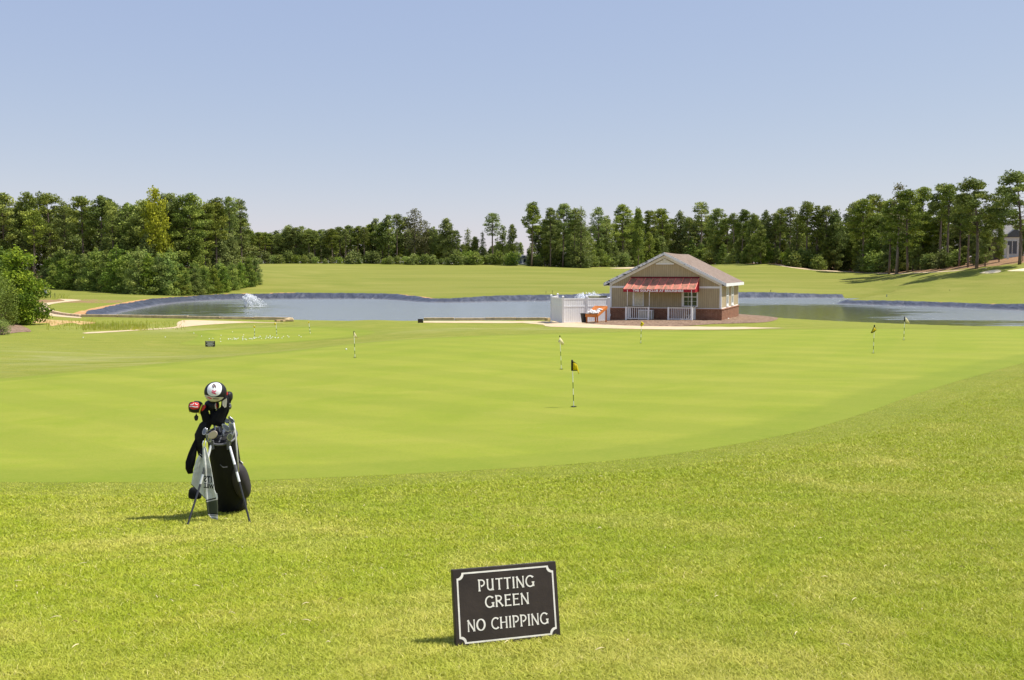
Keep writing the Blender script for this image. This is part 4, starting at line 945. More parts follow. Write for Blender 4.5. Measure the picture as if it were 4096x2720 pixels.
# ================================================================== SNACK HUT
YAW = R_(20)
def hut():
    FR = W(2884, 1284, 70.0); gz = zt1(FR.x, FR.y); s = Vector((math.sin(YAW), math.cos(YAW), 0)); f = Vector((math.cos(YAW), -math.sin(YAW), 0)); Wd, D = 8.0, 9.0
    FL = FR - f * Wd; org = Vector((FL.x, FL.y, FR.z - .02))
    root = empty('snack_hut', org, -YAW, label='small tan gabled snack hut with red awning, porch rails and brick base by the pond', cat='hut')
    inv = Matrix.Rotation(YAW, 3, 'Z')
    def F(px, py, y=0.0):
        """photo pixel on the plane local y -> (local x, local z)"""
        r = W(px, py, 1.0); dx, dy, dz = r.x, 1.0, r.z - CAMZ
        # point = t*(dx,dy) ; local y = (p-org).s = y
        t = (y + org.x * s.x + org.y * s.y) / (dx * s.x + dy * s.y); p = Vector((dx * t, dy * t, CAMZ + dz * t)) - org
        return p.x * f.x + p.y * f.y, p.z
    mW = simple('white_trim_paint', (.78, .78, .76), .55, .3, var=.06, vs=3)
    t = NT('tan_grooved_siding'); c = t.coord(obj=True); 
    sx = t.node('ShaderNodeSeparateXYZ', i={0: c}); g1 = t.math('FRACT', t.math('MULTIPLY', t.math('ADD', sx.outputs[0], sx.outputs[1]), 6.6)); gr = t.math('LESS_THAN', g1, .13)
    a = t.ramp(t.noise(t.coord(obj=True, scale=(3, 3, .5)), 2.2, 5, .7), [(.3, (.37, .30, .18)), (.7, (.48, .40, .255))]); a = t.mix(gr, a, (.27, .22, .135)); a = t.mix(t.mapr(t.noise(t.coord(obj=True, scale=(14, 14, .6)), 1.0, 3), .6, .75, 0, .35), a, (.17, .15, .11)); mS = t.fin(a, .85, .15)
    t = NT('hut_brick'); c = t.coord(obj=True); sx = t.node('ShaderNodeSeparateXYZ', i={0: c})
    cc = t.node('ShaderNodeCombineXYZ', i={0: t.math('ADD', sx.outputs[0], sx.outputs[1]), 1: sx.outputs[2]}).outputs[0]
    b = t.node('ShaderNodeTexBrick', i={'Vector': cc, 'Color1': (.20, .062, .028, 1), 'Color2': (.31, .12, .055, 1), 'Mortar': (.36, .27, .19, 1), 'Scale': 1.0, 'Mortar Size': .011, 'Brick Width': .235, 'Row Height': .077, 'Bias': -.2}).outputs[0]
    b = t.mix(t.mapr(t.noise(c, 5, 3), .4, .7, 0, .5), b, (.10, .038, .022)); mB = t.fin(b, .9, .15)
    t = NT('roof_shingles'); c = t.coord(obj=True); sx = t.node('ShaderNodeSeparateXYZ', i={0: c})
    cc = t.node('ShaderNodeCombineXYZ', i={0: sx.outputs[1], 1: t.math('MULTIPLY', sx.outputs[0], 1.0)}).outputs[0]
    b = t.node('ShaderNodeTexBrick', i={'Vector': cc, 'Color1': (.18, .135, .105, 1), 'Color2': (.26, .20, .16, 1), 'Mortar': (.15, .11, .09, 1), 'Scale': 1.0, 'Mortar Size': .012, 'Brick Width': .33, 'Row Height': .14}).outputs[0]
    b = t.mix(t.mapr(t.noise(t.coord(obj=True, scale=(1, .25, 1)), 4, 4, .7), .3, .7, 0, .6), b, (.27, .21, .17)); t.bump(b, .4, .01); mR = t.fin(b, .95, .1)
    t = NT('peeling_fascia'); n = t.noise(t.coord(obj=True, scale=(1.2, 1, 2.5)), 2.6, 5, .75, .5); a = t.mix(t.mapr(n, .53, .57), (.72, .73, .75), (.05, .055, .065)); mF = t.fin(a, .6, .3)
    t = NT('lightly_peeling_fascia'); n = t.noise(t.coord(obj=True, scale=(1.2, 1, 2.5)), 2.6, 5, .75, .5); a = t.mix(t.mapr(n, .62, .65), (.74, .75, .77), (.16, .17, .18)); mF2 = t.fin(a, .6, .3)
    mG = simple('window_glass_dark', (.025, .035, .03), .08, .6, var=.3, vs=.8); mBl = simple('cream_blind', (.84, .78, .58), .6, .3)
    mDk = simple('weathered_deck', (.30, .27, .20), .9, .1, var=.2); mRl = simple('grey_rail_cap', (.16, .15, .11), .8, .2); mCn = simple('pale_concrete', (.46, .44, .38), .9, .1)
    bt = .80; wt = 2.62
    apx = Wd / 2; apz = 4.62; ov = .38; eave_x = .36
    # brick base
    mb = MB(); mb.box(-.06, Wd + .06, -.06, D + .06, -.4, bt); base = mb.build('brick_base', mB, root)
    mb = MB(); mb.box(-.10, Wd + .10, -.10, D + .10, bt, bt + .06); mb.build('brick_ledge', simple('brick_cap', (.34, .17, .10), .85, .15, var=.2), base)
    # walls with gable
    sl = (apz - wt) / apx
    mb = MB(); z0 = bt + .06; o = [(0, 0, z0), (Wd, 0, z0), (Wd, 0, wt), (apx, 0, apz), (0, 0, wt)]
    mb.prism(o, (0, D, 0)); wall = mb.build('wall', mS, root)
    # roof slabs
    rise = sl; roofmb = MB(); th = .10
    for sg in (-1, 1):
        ex = apx + sg * (apx + eave_x); ez = apz + .13 - (apx + eave_x) * sl; az = apz + .13
        mb = MB(); n = 24; sag = lambda v: -.05 * math.sin(math.pi * v)
        V = []; 
        for i in range(n + 1):
            v = i / n; y = -ov + v * (D + 2 * ov); V += [(apx, y, az + sag(v)), (ex, y, ez), (ex, y, ez + th), (apx, y, az + th + sag(v))]
        Fc = [(4 * i + a, 4 * i + (a + 1) % 4, 4 * i + 4 + (a + 1) % 4, 4 * i + 4 + a) for i in range(n) for a in range(4)] + [(0, 1, 2, 3), (4 * n + 3, 4 * n + 2, 4 * n + 1, 4 * n)]
        mb.add(V, Fc); rf = mb.build('roof_slope', mR, root)
        # rake fascia (front)
        mb = MB(); y = -ov - .03; dz = .20
        mb.prism([(apx, y, az - .10 + 0), (ex + sg * .03, y, ez - .12), (ex + sg * .03, y, ez + th - .012), (apx, y, az + th - .012)], (0, .028, 0)); mb.build('rake_fascia', mF if sg < 0 else mF2, rf)
        mb = MB(); mb.prism([(apx, -.036, az - .30), (apx + sg * (apx + .0), -.036, az - .30 - apx * sl), (apx + sg * (apx + .0), -.036, az - .10 - apx * sl), (apx, -.036, az - .10)], (0, .034, 0)); mb.build('gable_trim', mW, root)
        # soffit
        mb = MB(); mb.prism([(apx, -ov, az - .015), (ex, -ov, ez - .015), (ex, -ov, ez - .004), (apx, -ov, az - .004)], (0, ov, 0)); mb.build('soffit', mW, rf)
        # eave fascia
        mb = MB(); mb.box(min(ex, ex + sg * .03), max(ex, ex + sg * .03), -ov - .03, D + ov + .03, ez - .13, ez + .085); mb.build('eave_fascia', mW, rf)
        mb = MB(); mb.box(min(ex, apx + sg * apx), max(ex, apx + sg * apx), 0, D, ez - .12, ez - .09); mb.build('eave_soffit', mW, rf)
    # gable vent panel
    pz = F(2700, 1054)[1]; hw = (apz - .25 - pz) / sl
    mb = MB(); mb.prism([(apx - hw, -.050, pz), (apx + hw, -.050, pz), (apx, -.050, pz + hw * sl)], (0, .048, 0)); vent = mb.build('gable_panel', simple('cream_panel', (.70, .68, .58), .6, .25), root)
    mb = MB(); mb.box(apx - hw, apx + hw, -.066, -.051, pz - .07, pz + .02); mb.build('gable_trim', mW, vent)
    mb = MB(); 
    for i in range(4):
        z = pz + .16 + i * .055; h = (apz - .4 - z) / sl * .62; mb.box(apx - h, apx + h, -.075, -.052, z, z + .032)
    mb.build('louvre', mW, vent)
    # corner boards and bands
    for nm, b in (('corner_board', (-.025, .12, -.028, -.001)), ('corner_board', (Wd - .12, Wd + .025, -.028, -.001))):
        mb = MB(); mb.box(b[0], b[1], b[2], b[3], z0, wt + .05); mb.build(nm, mW, root)
    for y0, y1 in ((0.0, .12), (D - .12, D)):
        mb = MB(); mb.box(Wd + .001, Wd + .026, y0, y1, z0, wt - .02); mb.build('corner_board', mW, root)
    zb = F(2480, 1147.5)[1]
    mb = MB(); mb.box(.125, Wd - .125, -.022, -.001, zb - .07, zb + .07); mb.build('trim_band', mW, root)
    mb = MB(); mb.box(.125, Wd - .125, -.022, -.001, z0, z0 + .05); mb.build('trim_band', mW, root)
    mb = MB(); mb.box(Wd + .001, Wd + .022, .125, D - .125, z0, z0 + .06); mb.box(Wd + .001, Wd + .022, .125, D - .125, wt - .16, wt - .06); mb.build('side_trim_band', mW, root)
    # front window (right) and shuttered hatch (left)
    def win_front(x0, x1, za, zbb, glass, nx, rail, name, fr=.09):
        mb = MB(); mb.box(x0, x1, -.045, -.002, za, za + fr); mb.box(x0, x1, -.045, -.002, zbb - fr, zbb); mb.box(x0, x0 + fr * 1.8, -.045, -.002, za + fr, zbb - fr); mb.box(x1 - fr, x1, -.045, -.002, za + fr, zbb - fr)
        w = mb.build(name, mW, root)
        gx0, gx1, gz0, gz1 = x0 + fr * 1.8, x1 - fr, za + fr, zbb - fr
        mb = MB(); mb.box(gx0, gx1, -.016, -.003, gz0, gz1); mb.build('pane' if glass is mG else 'shutter', glass, w)
        mb = MB()
        if nx:
            for i in range(1, nx): xx = gx0 + (gx1 - gx0) * i / nx; mb.box(xx - .011, xx + .011, -.028, -.0165, gz0, gz1)
            zm = (gz0 + gz1) / 2; mb.box(gx0, gx1, -.034, -.0285, zm - .03, zm + .03)
            for zz in ((gz0 + zm) / 2, (gz1 + zm) / 2): mb.box(gx0, gx1, -.032, -.0285, zz - .009, zz + .009)
        else:
            k = 16
            for i in range(k): z = gz0 + (gz1 - gz0) * i / k; mb.box(gx0 + .01, gx1 - .01, -.026, -.0165, z + .012, z + (gz1 - gz0) / k - .010)
        mb.build('muntins' if nx else 'slats', mW if nx else mBl, w)
        return w
    x0, _ = F(2727, 1200); x1, _ = F(2792, 1200); _, za = F(2760, 1228)
    win_front(x0, x1, za, 2.40, mG, 3, True, 'window')
    x0, _ = F(2531, 1200); x1, _ = F(2575, 1200)
    w_ = win_front(x0, x1, za - .02, 2.38, simple('hatch_gap', (.20, .18, .13)), 0, True, 'serving_hatch', .07)
    mb = MB(); mb.box(x0 - .25, x1 + .02, -.42, -.05, za - .10, za - .055); mb.build('counter', mRl, w_)
    # side windows
    for a, b in ((2.35, 3.45), (4.95, 6.15)):
        mb = MB(); X = Wd; e = .16
        mb.box(X + .002, X + .045, a, a + e, 1.02, 2.42); mb.box(X + .002, X + .045, b - e, b, 1.02, 2.42); mb.box(X + .002, X + .045, a + e, b - e, 1.02, 1.14); mb.box(X + .002, X + .045, a + e, b - e, 2.30, 2.42)
        w = mb.build('side_window', mW, root)
        mb = MB(); mb.box(X + .003, X + .016, a + e, b - e, 1.14, 2.30); mb.build('pane', simple('side_glass', (.30, .32, .30), .12, .6), w)
        mb = MB(); mb.box(X + .0165, X + .034, a + e, b - e, 1.69, 1.75); mb.box(X + .0165, X + .028, (a + b) / 2 - .015, (a + b) / 2 + .015, 1.14, 1.69); mb.box(X + .0165, X + .028, (a + b) / 2 - .015, (a + b) / 2 + .015, 1.75, 2.30); mb.build('muntins', mW, w)
        mb = MB(); mb.box(X + .002, X + .06, a - .03, b + .03, .94, 1.017); mb.build('sill', mW, w)
    # porch
    pd = 1.45
    xl, _ = F(2501, 1288, -pd); xr, _ = F(2769, 1288, -pd); x2, _ = F(2597, 1288, -pd); x3, _ = F(2670, 1288, -pd)
    mb = MB(); mb.box(xl - .05, xr + .05, -pd - .05, -.07, -.15, .06); deck = mb.build('porch_deck', mDk, root)
    mb = MB(); mb.prism([(x2 + .02, -pd - .06, .055), (x3 - .02, -pd - .06, .055), (x3 + .10, -pd - 2.1, -.28), (x2 - .30, -pd - 2.1, -.28)], (0, 0, -.12)); mb.build('ramp', mCn, root)
    ztop = 1.02
    def railing(ax, ay, bx, by):
        L = math.hypot(bx - ax, by - ay); ux, uy = (bx - ax) / L, (by - ay) / L
        mb = MB(); mb.beam((ax, ay, ztop), (bx, by, ztop), .13, .045); cap = mb.build('rail_cap', mRl, root)
        for z in (ztop - .06, .17): mb = MB(); mb.beam((ax, ay, z), (bx, by, z), .05, .06); mb.build('rail', mW, root)
        k = max(3, int(L / .125))
        for i in range(1, k):
            q = L * i / k; mb = MB(); mb.beam((ax + ux * q, ay + uy * q, .201), (ax + ux * q, ay + uy * q, ztop - .091), .035, .035, up=(1, 0, 0)); mb.build('baluster', mW, root)
    def post(x, y, h=1.0): mb = MB(); mb.box(x - .06, x + .06, y - .06, y + .06, -.22, h); mb.build('porch_post', mW, root, bevel=.006)
    for a, b in ((xl, x2), (x3, xr)): post(a + .06, -pd); post(b - .06, -pd); railing(a + .12, -pd, b - .12, -pd)
    post(xl + .06, -.16); post(xr - .06, -.16); post(xr - .06, -pd * .52)
    railing(xl + .06, -pd + .07, xl + .06, -.23); railing(xr - .06, -pd + .07, xr - .06, -pd * .52 - .07); railing(xr - .06, -pd * .52 + .07, xr - .06, -.23)
    for px in (2509, 2597, 2765):
        x, _ = F(px, 1220, -pd + .02); mb = MB(); mb.tube([(x, -pd + .02, ztop + .02), (x, -pd + .02, 2.2)], .016, 8); mb.build('awning_pole', mW, root)
    # awning
    ta, tz = F(2524, 1111.5, -.03); tb, _ = F(2797, 1108, -.03); ad = 1.35
    fa, fz = F(2493, 1156, -ad); fb, _ = F(2780, 1156, -ad); _, vz = F(2600, 1168.5, -ad)
    t = NT('awning_canvas'); c = t.coord(obj=True, scale=(1.6, .7, 1)); n = t.noise(c, 1.9, 5, .65, .6)
    a = t.ramp(n, [(.36, (.58, .19, .14)), (.50, (.42, .185, .125)), (.62, (.24, .14, .09))]); mA = t.fin(a, .75, .2)
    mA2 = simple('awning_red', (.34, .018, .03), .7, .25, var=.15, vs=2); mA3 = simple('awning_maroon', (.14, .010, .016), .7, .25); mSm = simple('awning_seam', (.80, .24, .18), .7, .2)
    mb = MB(); N = 9; cols = 36; rows = 8; V = []
    fa2 = fa
    for i in range(rows + 1):
        v = i / rows
        for j in range(cols + 1):
            u = j / cols; x = (ta + (tb - ta) * u) * (1 - v) + (fa2 + (fb - fa2) * u) * v; sg = .022 * abs(math.sin(math.pi * u * N)) * math.sin(math.pi * min(1, v * 1.0)) ; V.append((x, -.03 - (ad - .03) * v, tz + (fz - tz) * v - sg - .05 * math.sin(math.pi * v) * .5))
    mb.add(V, [(i * (cols + 1) + j, i * (cols + 1) + j + 1, (i + 1) * (cols + 1) + j + 1, (i + 1) * (cols + 1) + j) for i in range(rows) for j in range(cols)])
    aw = mb.build('awning', mA, root, smooth=True)
    for j in range(N + 1):
        u = j / N if j not in (0,) else .004; mb = MB(); pts = []
        for i in range(rows + 1):
            v = i / rows; x = (ta + (tb - ta) * u) * (1 - v) + (fa2 + (fb - fa2) * u) * v; pts.append((x, -.03 - (ad - .03) * v, tz + (fz - tz) * v + .008 - .05 * math.sin(math.pi * v) * .5))
        mb.tube(pts, .024, 6); mb.build('awning_seam', mSm, aw)
    mb = MB(); V = []; nn = 40
    for j in range(nn + 1):
        u = j / nn; x = fa2 + (fb - fa2) * u; wv = .018 * math.sin(u * 37) + .012 * math.sin(u * 71); V += [(x, -ad, fz), (x, -ad - .012 + wv, vz + .012 * math.sin(u * 23))]
    mb.add(V, [(2 * j, 2 * j + 1, 2 * j + 3, 2 * j + 2) for j in range(nn)]); val = mb.build('valance', mA2, aw, smooth=True)
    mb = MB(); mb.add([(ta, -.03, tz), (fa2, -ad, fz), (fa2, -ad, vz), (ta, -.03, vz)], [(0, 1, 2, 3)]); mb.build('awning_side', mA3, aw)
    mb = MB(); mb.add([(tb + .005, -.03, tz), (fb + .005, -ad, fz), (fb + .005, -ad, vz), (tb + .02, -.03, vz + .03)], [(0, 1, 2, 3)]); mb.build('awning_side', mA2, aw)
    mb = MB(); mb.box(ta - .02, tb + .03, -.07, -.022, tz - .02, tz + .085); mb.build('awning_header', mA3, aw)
    mb = MB(); mb.tube([(fa2, -ad + .02, fz - .03), (fb, -ad + .02, fz - .03)], .018, 6); mb.tube([(fb, -ad + .02, fz - .03), (fb, -.04, fz - .03)], .018, 6); mb.build('awning_frame', mA3, aw)
    lx0, _ = F(2531, 1162, -ad - .04); lx1, _ = F(2734, 1162, -ad - .04); lz = (fz + vz) / 2
    vs, fs = text_mesh('THE GOLF CLUB AT BRICKSHIRE', .20, .009, 0, 1.04); xs = [v[0] for v in vs]; k = (lx1 - lx0) / (max(xs) - min(xs)); ys = [v[1] for v in vs]; kz = .165 / (max(ys) - min(ys)); yc = (max(ys) + min(ys)) / 2
    mb = MB(); mb.add([(lx0 + (v[0] - min(xs)) * k, -ad - .045, lz + (v[1] - yc) * kz) for v in vs], fs); mb.build('lettering', simple('awning_lettering', (.85, .82, .80), .6, .3, var=.05), aw)
    # outlet box on the base
    mb = MB(); x, z = F(2439, 1260); mb.box(.02, .09, -.14, -.062, z - .09, z + .10); mb.build('outlet_box', mW, root, bevel=.005)
    # storage box behind the left railing
    bx, bz = F(2556, 1280, -.75); bx1, _ = F(2608, 1280, -.75); p = org + f * ((bx + bx1) / 2) - s * .60
    r2 = empty('storage_box', (p.x, p.y, org.z + .06), -YAW, label='cream storage box with white corner trim behind the left porch railing', cat='box')
    hw2, hz = (bx1 - bx) / 2, .62; mc = simple('cream_box_panel', (.46, .44, .34), .7, .2)
    mb = MB(); mb.box(-hw2, hw2, -.30, .30, 0, hz); mb.build('body', mc, r2)
    mb = MB(); mb.box(-hw2 - .04, hw2 + .04, -.34, .34, hz, hz + .07); mb.build('lid', mW, r2, bevel=.006)
    for sx_ in (-1, 1):
        for sy in (-1, 1): mb = MB(); mb.box(sx_ * hw2 - .035, sx_ * hw2 + .035, sy * .30 - .035, sy * .30 + .035, 0, hz - .002); mb.build('corner_trim', mW, r2)
    # small folded white chair frame behind the right railing
    cx, cz = F(2757, 1278, -.7); p = org + f * cx - s * .75; r3 = empty('folding_chair', (p.x, p.y, org.z + .06), -YAW, label='small white tubular folding chair behind the right porch railing', cat='chair')
    mb = MB(); 
    for y in (-.18, .18): mb.tube([(-.2, y, 0), (.12, y, .45), (.2, y, .78)], .012, 6)
    mb.build('back_frame', mW, r3)
    mb = MB()
    for y in (-.16, .16): mb.tube([(.22, y, 0), (-.16, y, .43)], .012, 6)
    mb.build('front_frame', mW, r3)
    mb = MB(); mb.box(-.2, .12, -.17, .17, .42, .44); mb.build('seat', mRl, r3)
    mb = MB(); mb.add([(.13, -.17, .5), (.13, .17, .5), (.21, .17, .76), (.21, -.17, .76)], [(0, 1, 2, 3)]); mb.build('backrest', mRl, r3)
    # water faucet thing at right on the mulch
    g = G(2911, 1278, 60); r4 = empty('mulch_spigot', g, label='small white spigot cover lying on the mulch right of the hut', cat='spigot')
    MB().ell((0, 0, .06), (.11, .07, .06), 12, 8).build('cover', mW, r4, smooth=True); MB().tube([(.08, 0, .05), (.26, -.05, .03)], .02, 8).build('spout', mW, r4, smooth=True)
    return org, f, s, mW
HUT = hut()

# ================================================================== FENCE, TABLE, BIN
def enclosure():
    mV = simple('white_vinyl', (.76, .76, .77), .4, .35, var=.04, vs=2); mC = simple('vinyl_gap', (.30, .30, .32), .6, .2)
    A = W(2252, 1284, 70.4); B = W(2436, 1283, 71.6); Dp = W(2205, 1281, 74.6); E = W(2231, 1281, 78.5)
    root = empty('vinyl_fence', (A.x, A.y, zt1(A.x, A.y)), label='white vinyl privacy fence enclosure left of the snack hut', cat='fence'); z0 = root.location.z - .02
    H = 1.80
    def pst(p, h=H + .12):
        mb = WMB(); mb.box(p.x - .065, p.x + .065, p.y - .065, p.y + .065, z0 - .3, z0 + h); o = mb.build('fence_post', mV, root, origin=root.location)
        mb = WMB(); c = Vector((p.x, p.y, z0 + h)); mb.add([c + Vector((-.085, -.085, 0)), c + Vector((.085, -.085, 0)), c + Vector((.085, .085, 0)), c + Vector((-.085, .085, 0)), c + Vector((0, 0, .07)), c + Vector((-.085, -.085, -.03)), c + Vector((.085, -.085, -.03)), c + Vector((.085, .085, -.03)), c + Vector((-.085, .085, -.03))],
            [(0, 1, 4), (1, 2, 4), (2, 3, 4), (3, 0, 4), (0, 5, 6, 1), (1, 6, 7, 2), (2, 7, 8, 3), (3, 8, 5, 0)]); mb.build('post_cap', mV, o, origin=root.location)
    def panel(a, b, gap=True, midz=1.22):
        d = (b - a); L = d.length; d.normalize(); a2 = a + d * .066; b2 = b - d * .066; L2 = (b2 - a2).length; n = Vector((d.y, -d.x, 0))
        mb = WMB(); z = lambda p, h: Vector((p.x, p.y, z0 + h))
        mb.beam(z(a2, H - .045), z(b2, H - .045), .055, .09); mb.beam(z(a2, midz), z(b2, midz), .055, .09); mb.beam(z(a2, .10), z(b2, .10), .055, .12); mb.build('fence_rail', mV, root, origin=root.location)
        mb = WMB(); k = int(L2 / .155)
        for lo, hi in ((.16, midz - .045), (midz + .045, H - .09)):
            for i in range(k):
                p = a2 + d * (L2 * i / k + .004); q = a2 + d * (L2 * (i + 1) / k - .008); mb.add([z(p, lo) + n * .012, z(q, lo) + n * .012, z(q, hi) + n * .012, z(p, hi) + n * .012, z(p, lo) - n * .012, z(q, lo) - n * .012, z(q, hi) - n * .012, z(p, hi) - n * .012], [(0, 1, 2, 3), (7, 6, 5, 4), (0, 4, 5, 1), (1, 5, 6, 2), (2, 6, 7, 3), (3, 7, 4, 0)])
        mb.add([z(a2, .16), z(b2, .16), z(b2, H - .09), z(a2, H - .09)], [(0, 1, 2, 3)], 1)
        mb.build('fence_panel', [mV, mC], root, origin=root.location)
    mid = A.lerp(B, .51)
    for p in (A, mid, Dp): pst(p)
    pst(B, H); pst(E)
    panel(A, mid); panel(mid, B); panel(Dp, A); panel(E, Dp)
    # utility cabinet behind the fence
    P = W(2390, 1200, 73.6); gz = zt1(P.x, P.y); r = empty('utility_cabinet', (P.x, P.y, gz), R_(-38), label='olive green utility cabinet whose top shows above the white fence', cat='utility box')
    zt_ = W(2380, 1183.5, 73.6).z - gz; mO = simple('olive_enamel', (.36, .37, .19), .5, .35)
    MB().box(-.48, .48, -.48, .48, 0, zt_ - .05).build('body', mO, r, bevel=.01); MB().box(-.52, .52, -.52, .52, zt_ - .05, zt_).build('lid', simple('olive_lid', (.50, .50, .30), .5, .35), r, bevel=.01)
enclosure()

def ball_table():
    mO = simple('orange_stained_wood', (.52, .17, .035), .55, .3, var=.22, vs=3); mO2 = simple('dark_stained_wood', (.26, .085, .02), .6, .3)
    FR = W(2390, 1200, 67.6); FL = W(2345, 1200, 68.35); d1 = Vector((FL.x - FR.x, FL.y - FR.y, 0)); BR = W(2427, 1200, 68.5); d2 = Vector((BR.x - FR.x, BR.y - FR.y, 0))
    gz = zt1(FR.x, FR.y) + .06; O = Vector((FR.x, FR.y, gz)); root = empty('sloping_rack', O, label='orange wooden slatted rack sloping down toward the footpath left of the hut', cat='rack')
    zl = W(2390, 1259, 67.6).z - gz; zh = W(2427, 1225, 68.5).z - gz
    P = lambda a, b, z: O + d1 * a + d2 * b + Vector((0, 0, z))
    top = lambda b: zl + (zh - zl) * b
    for a in (0.03, .97):
        for b in (.04, .97):
            mb = WMB(); mb.beam(P(a, b, -.12), P(a, b, top(b) - .02), .10, .10, up=(1, 0, 0)); mb.build('leg', mO, root, origin=O, bevel=.008)
    mb = WMB(); mb.beam(P(-.03, -.02, top(0) - .07), P(-.03, 1.02, top(1) - .07), .04, .17); mb.build('side_rail', mO, root, origin=O)
    mb = WMB(); mb.beam(P(1.03, -.02, top(0) - .07), P(1.03, 1.02, top(1) - .07), .04, .17); mb.build('side_rail', mO, root, origin=O)
    mb = WMB(); mb.beam(P(-.03, -.04, top(0) - .08), P(1.03, -.04, top(0) - .08), .04, .20); mb.build('front_rail', mO, root, origin=O)
    mb = WMB(); mb.beam(P(-.03, 1.03, top(1) - .06), P(1.03, 1.03, top(1) - .06), .04, .15); mb.build('back_rail', mO, root, origin=O)
    for i in range(9):
        a = .04 + .92 * i / 8; mb = WMB(); mb.beam(P(a, 0, top(0) - .015), P(a, 1.0, top(1) - .015), .085, .022); mb.build('slat', mO, root, origin=O)
    # crumpled white cloths
    mw = simple('white_cotton', (.84, .83, .80), .9, .1, var=.04); r = random.Random(8); k = 0
    for (a, b) in ((.9, .06), (.75, .14), (.55, .10), (.35, .09), (.18, .12), (.62, .30), (.42, .27), (.22, .32), (.80, .30), (.12, .50), (.28, .50), (.10, .26)):
        c = P(a, b, top(b) + .035); o = empty('cloth', c, label='one of the crumpled white cloths heaped on the low end of the orange rack', cat='cloth', group='crumpled white cloths on the rack')
        ph = [r.random() * 6 for _ in range(4)]
        fn = lambda q: q * (1 + .22 * math.sin(q.x * 5 + ph[0]) + .18 * math.sin(q.y * 6 + ph[1]) + .2 * math.sin(q.z * 7 + q.x * 4 + ph[2]))
        mb = WMB(); mb.ell(c + Vector((0, 0, .025)), (.10 + .05 * r.random(), .10 + .05 * r.random(), .05 + .05 * r.random()), 16, 10, rot=Matrix.Rotation(r.random() * 3, 3, 'Z'), fn=fn); mb.build('folds', mw, o, smooth=True, origin=c)
    bp = W(2336, 1285, 69.1); gz = zt1(bp.x, bp.y) + .06; b = empty('trash_bin', (bp.x, bp.y, gz), label='black tapered plastic trash bin behind the orange rack', cat='bin')
    mb = MB(); mb.tube([(0, 0, 0), (0, 0, .04), (-.02, 0, .60), (-.02, 0, .63)], [.155, .165, .235, .245], 24, cap=False); mb.add([(.155 * math.cos(t * .2618), .155 * math.sin(t * .2618), .003) for t in range(24)], [tuple(range(24))]); o = mb.build('body', simple('black_plastic', (.018, .022, .03), .4, .4), b, smooth=True)
    mb = MB(); mb.tube([(-.02 + .245 * math.cos(t * .2618), .245 * math.sin(t * .2618), .632) for t in range(25)], .012, 6); mb.build('rim', simple('bin_rim', (.03, .033, .04), .4, .4), b, smooth=True)
ball_table()

# ================================================================== TIMBER EDGING, STAKES
mT = simple('weathered_timber', (.58, .44, .28), .9, .1, var=.3, vs=2, bump=.3, bs=12, obj=False)
def timbers(pp, label, group, hgt=.20, wid=.22, seg=2.4, lo=60, lift=0.0, lab_one=None):
    pts = [G(a, b, lo) for a, b in pp]; d = [0.0]
    for a, b in zip(pts, pts[1:]): d.append(d[-1] + (b - a).length)
    def at(s):
        for i in range(len(pts) - 1):
            if s <= d[i + 1] or i == len(pts) - 2: return pts[i].lerp(pts[i + 1], (s - d[i]) / (d[i + 1] - d[i]))
    k = max(1, round(d[-1] / seg)); first = None; r = random.Random(len(pp) + int(d[-1]))
    for i in range(k):
        a, b = at(d[-1] * i / k), at(d[-1] * (i + 1) / k); a.z = zb1(a.x, a.y); b.z = zb1(b.x, b.y); c = (a + b) / 2
        o = WMB(); e = (b - a).normalized() * .02; dz = Vector((0, 0, hgt * .40 + lift + r.uniform(-.02, .02)))
        o.beam(a + dz + e, b + dz - e, wid, hgt); ob = o.build('timber_beam', mT, None, origin=c, bevel=.02); ob.location = c
        tag(ob, label, 'timber', group)
timbers([(182, 1226), (187, 1237), (198, 1247), (224, 1256), (265, 1262), (300, 1265.5), (324, 1267.5)], 'timber beam edging the inner bend of the left cart path', 'timber beams along the left cart path', .24, .3, 3.0)
timbers([(326, 1267.5), (450, 1269), (600, 1271.5), (757, 1274.5), (930, 1277.5), (1060, 1279.5), (1162, 1281)], 'long timber beam on the near left shore of the pond', 'timber beams along the left pond shore', .26, .25, 3.4)
timbers([(1694, 1281.5), (1780, 1281), (1900, 1280), (2060, 1279.5), (2185, 1279)], 'timber beam on the pond shore between the black sign back and the white fence', 'timber beams along the middle pond shore', .24, .25, 2.6)
def log_end(px, py, w, h, label):
    g = G(px, py, 60); s = g.y / FPX; ob = WMB(); ob.beam(Vector((g.x - w * s / 2, g.y, g.z + h * s * .5)), Vector((g.x + w * s / 2, g.y + .5, g.z + h * s * .5)), .3, h * s); o = ob.build('timber_block', simple('cut_timber', (.46, .33, .18), .9, .1), None, origin=g, bevel=.02); o.location = g; tag(o, label, 'timber')
log_end(1112, 1286.5, 20, 7, 'short cut timber block at the left shore, left one of two beside the stone')
log_end(1134, 1287, 15, 7, 'short cut timber block at the left shore, right one of two beside the stone')
log_end(2192, 1283, 16, 11, 'cut timber block against the left corner of the white fence')
g = G(1157, 1286, 60); o = MB().ell((0, 0, .12), (.45, .3, .2), 9, 6, fn=lambda q: q * (1 + .2 * math.sin(q.x * 4 + q.y * 3))).build('stone', simple('tan_stone', (.50, .38, .22), .9, .1), None); o.location = g; tag(o, 'tan pointed stone at the end of the left shore timbers', 'stone')
mK = simple('dark_stake', (.06, .065, .04), .8, .2); mK2 = simple('blue_stake', (.04, .12, .22), .6, .2)
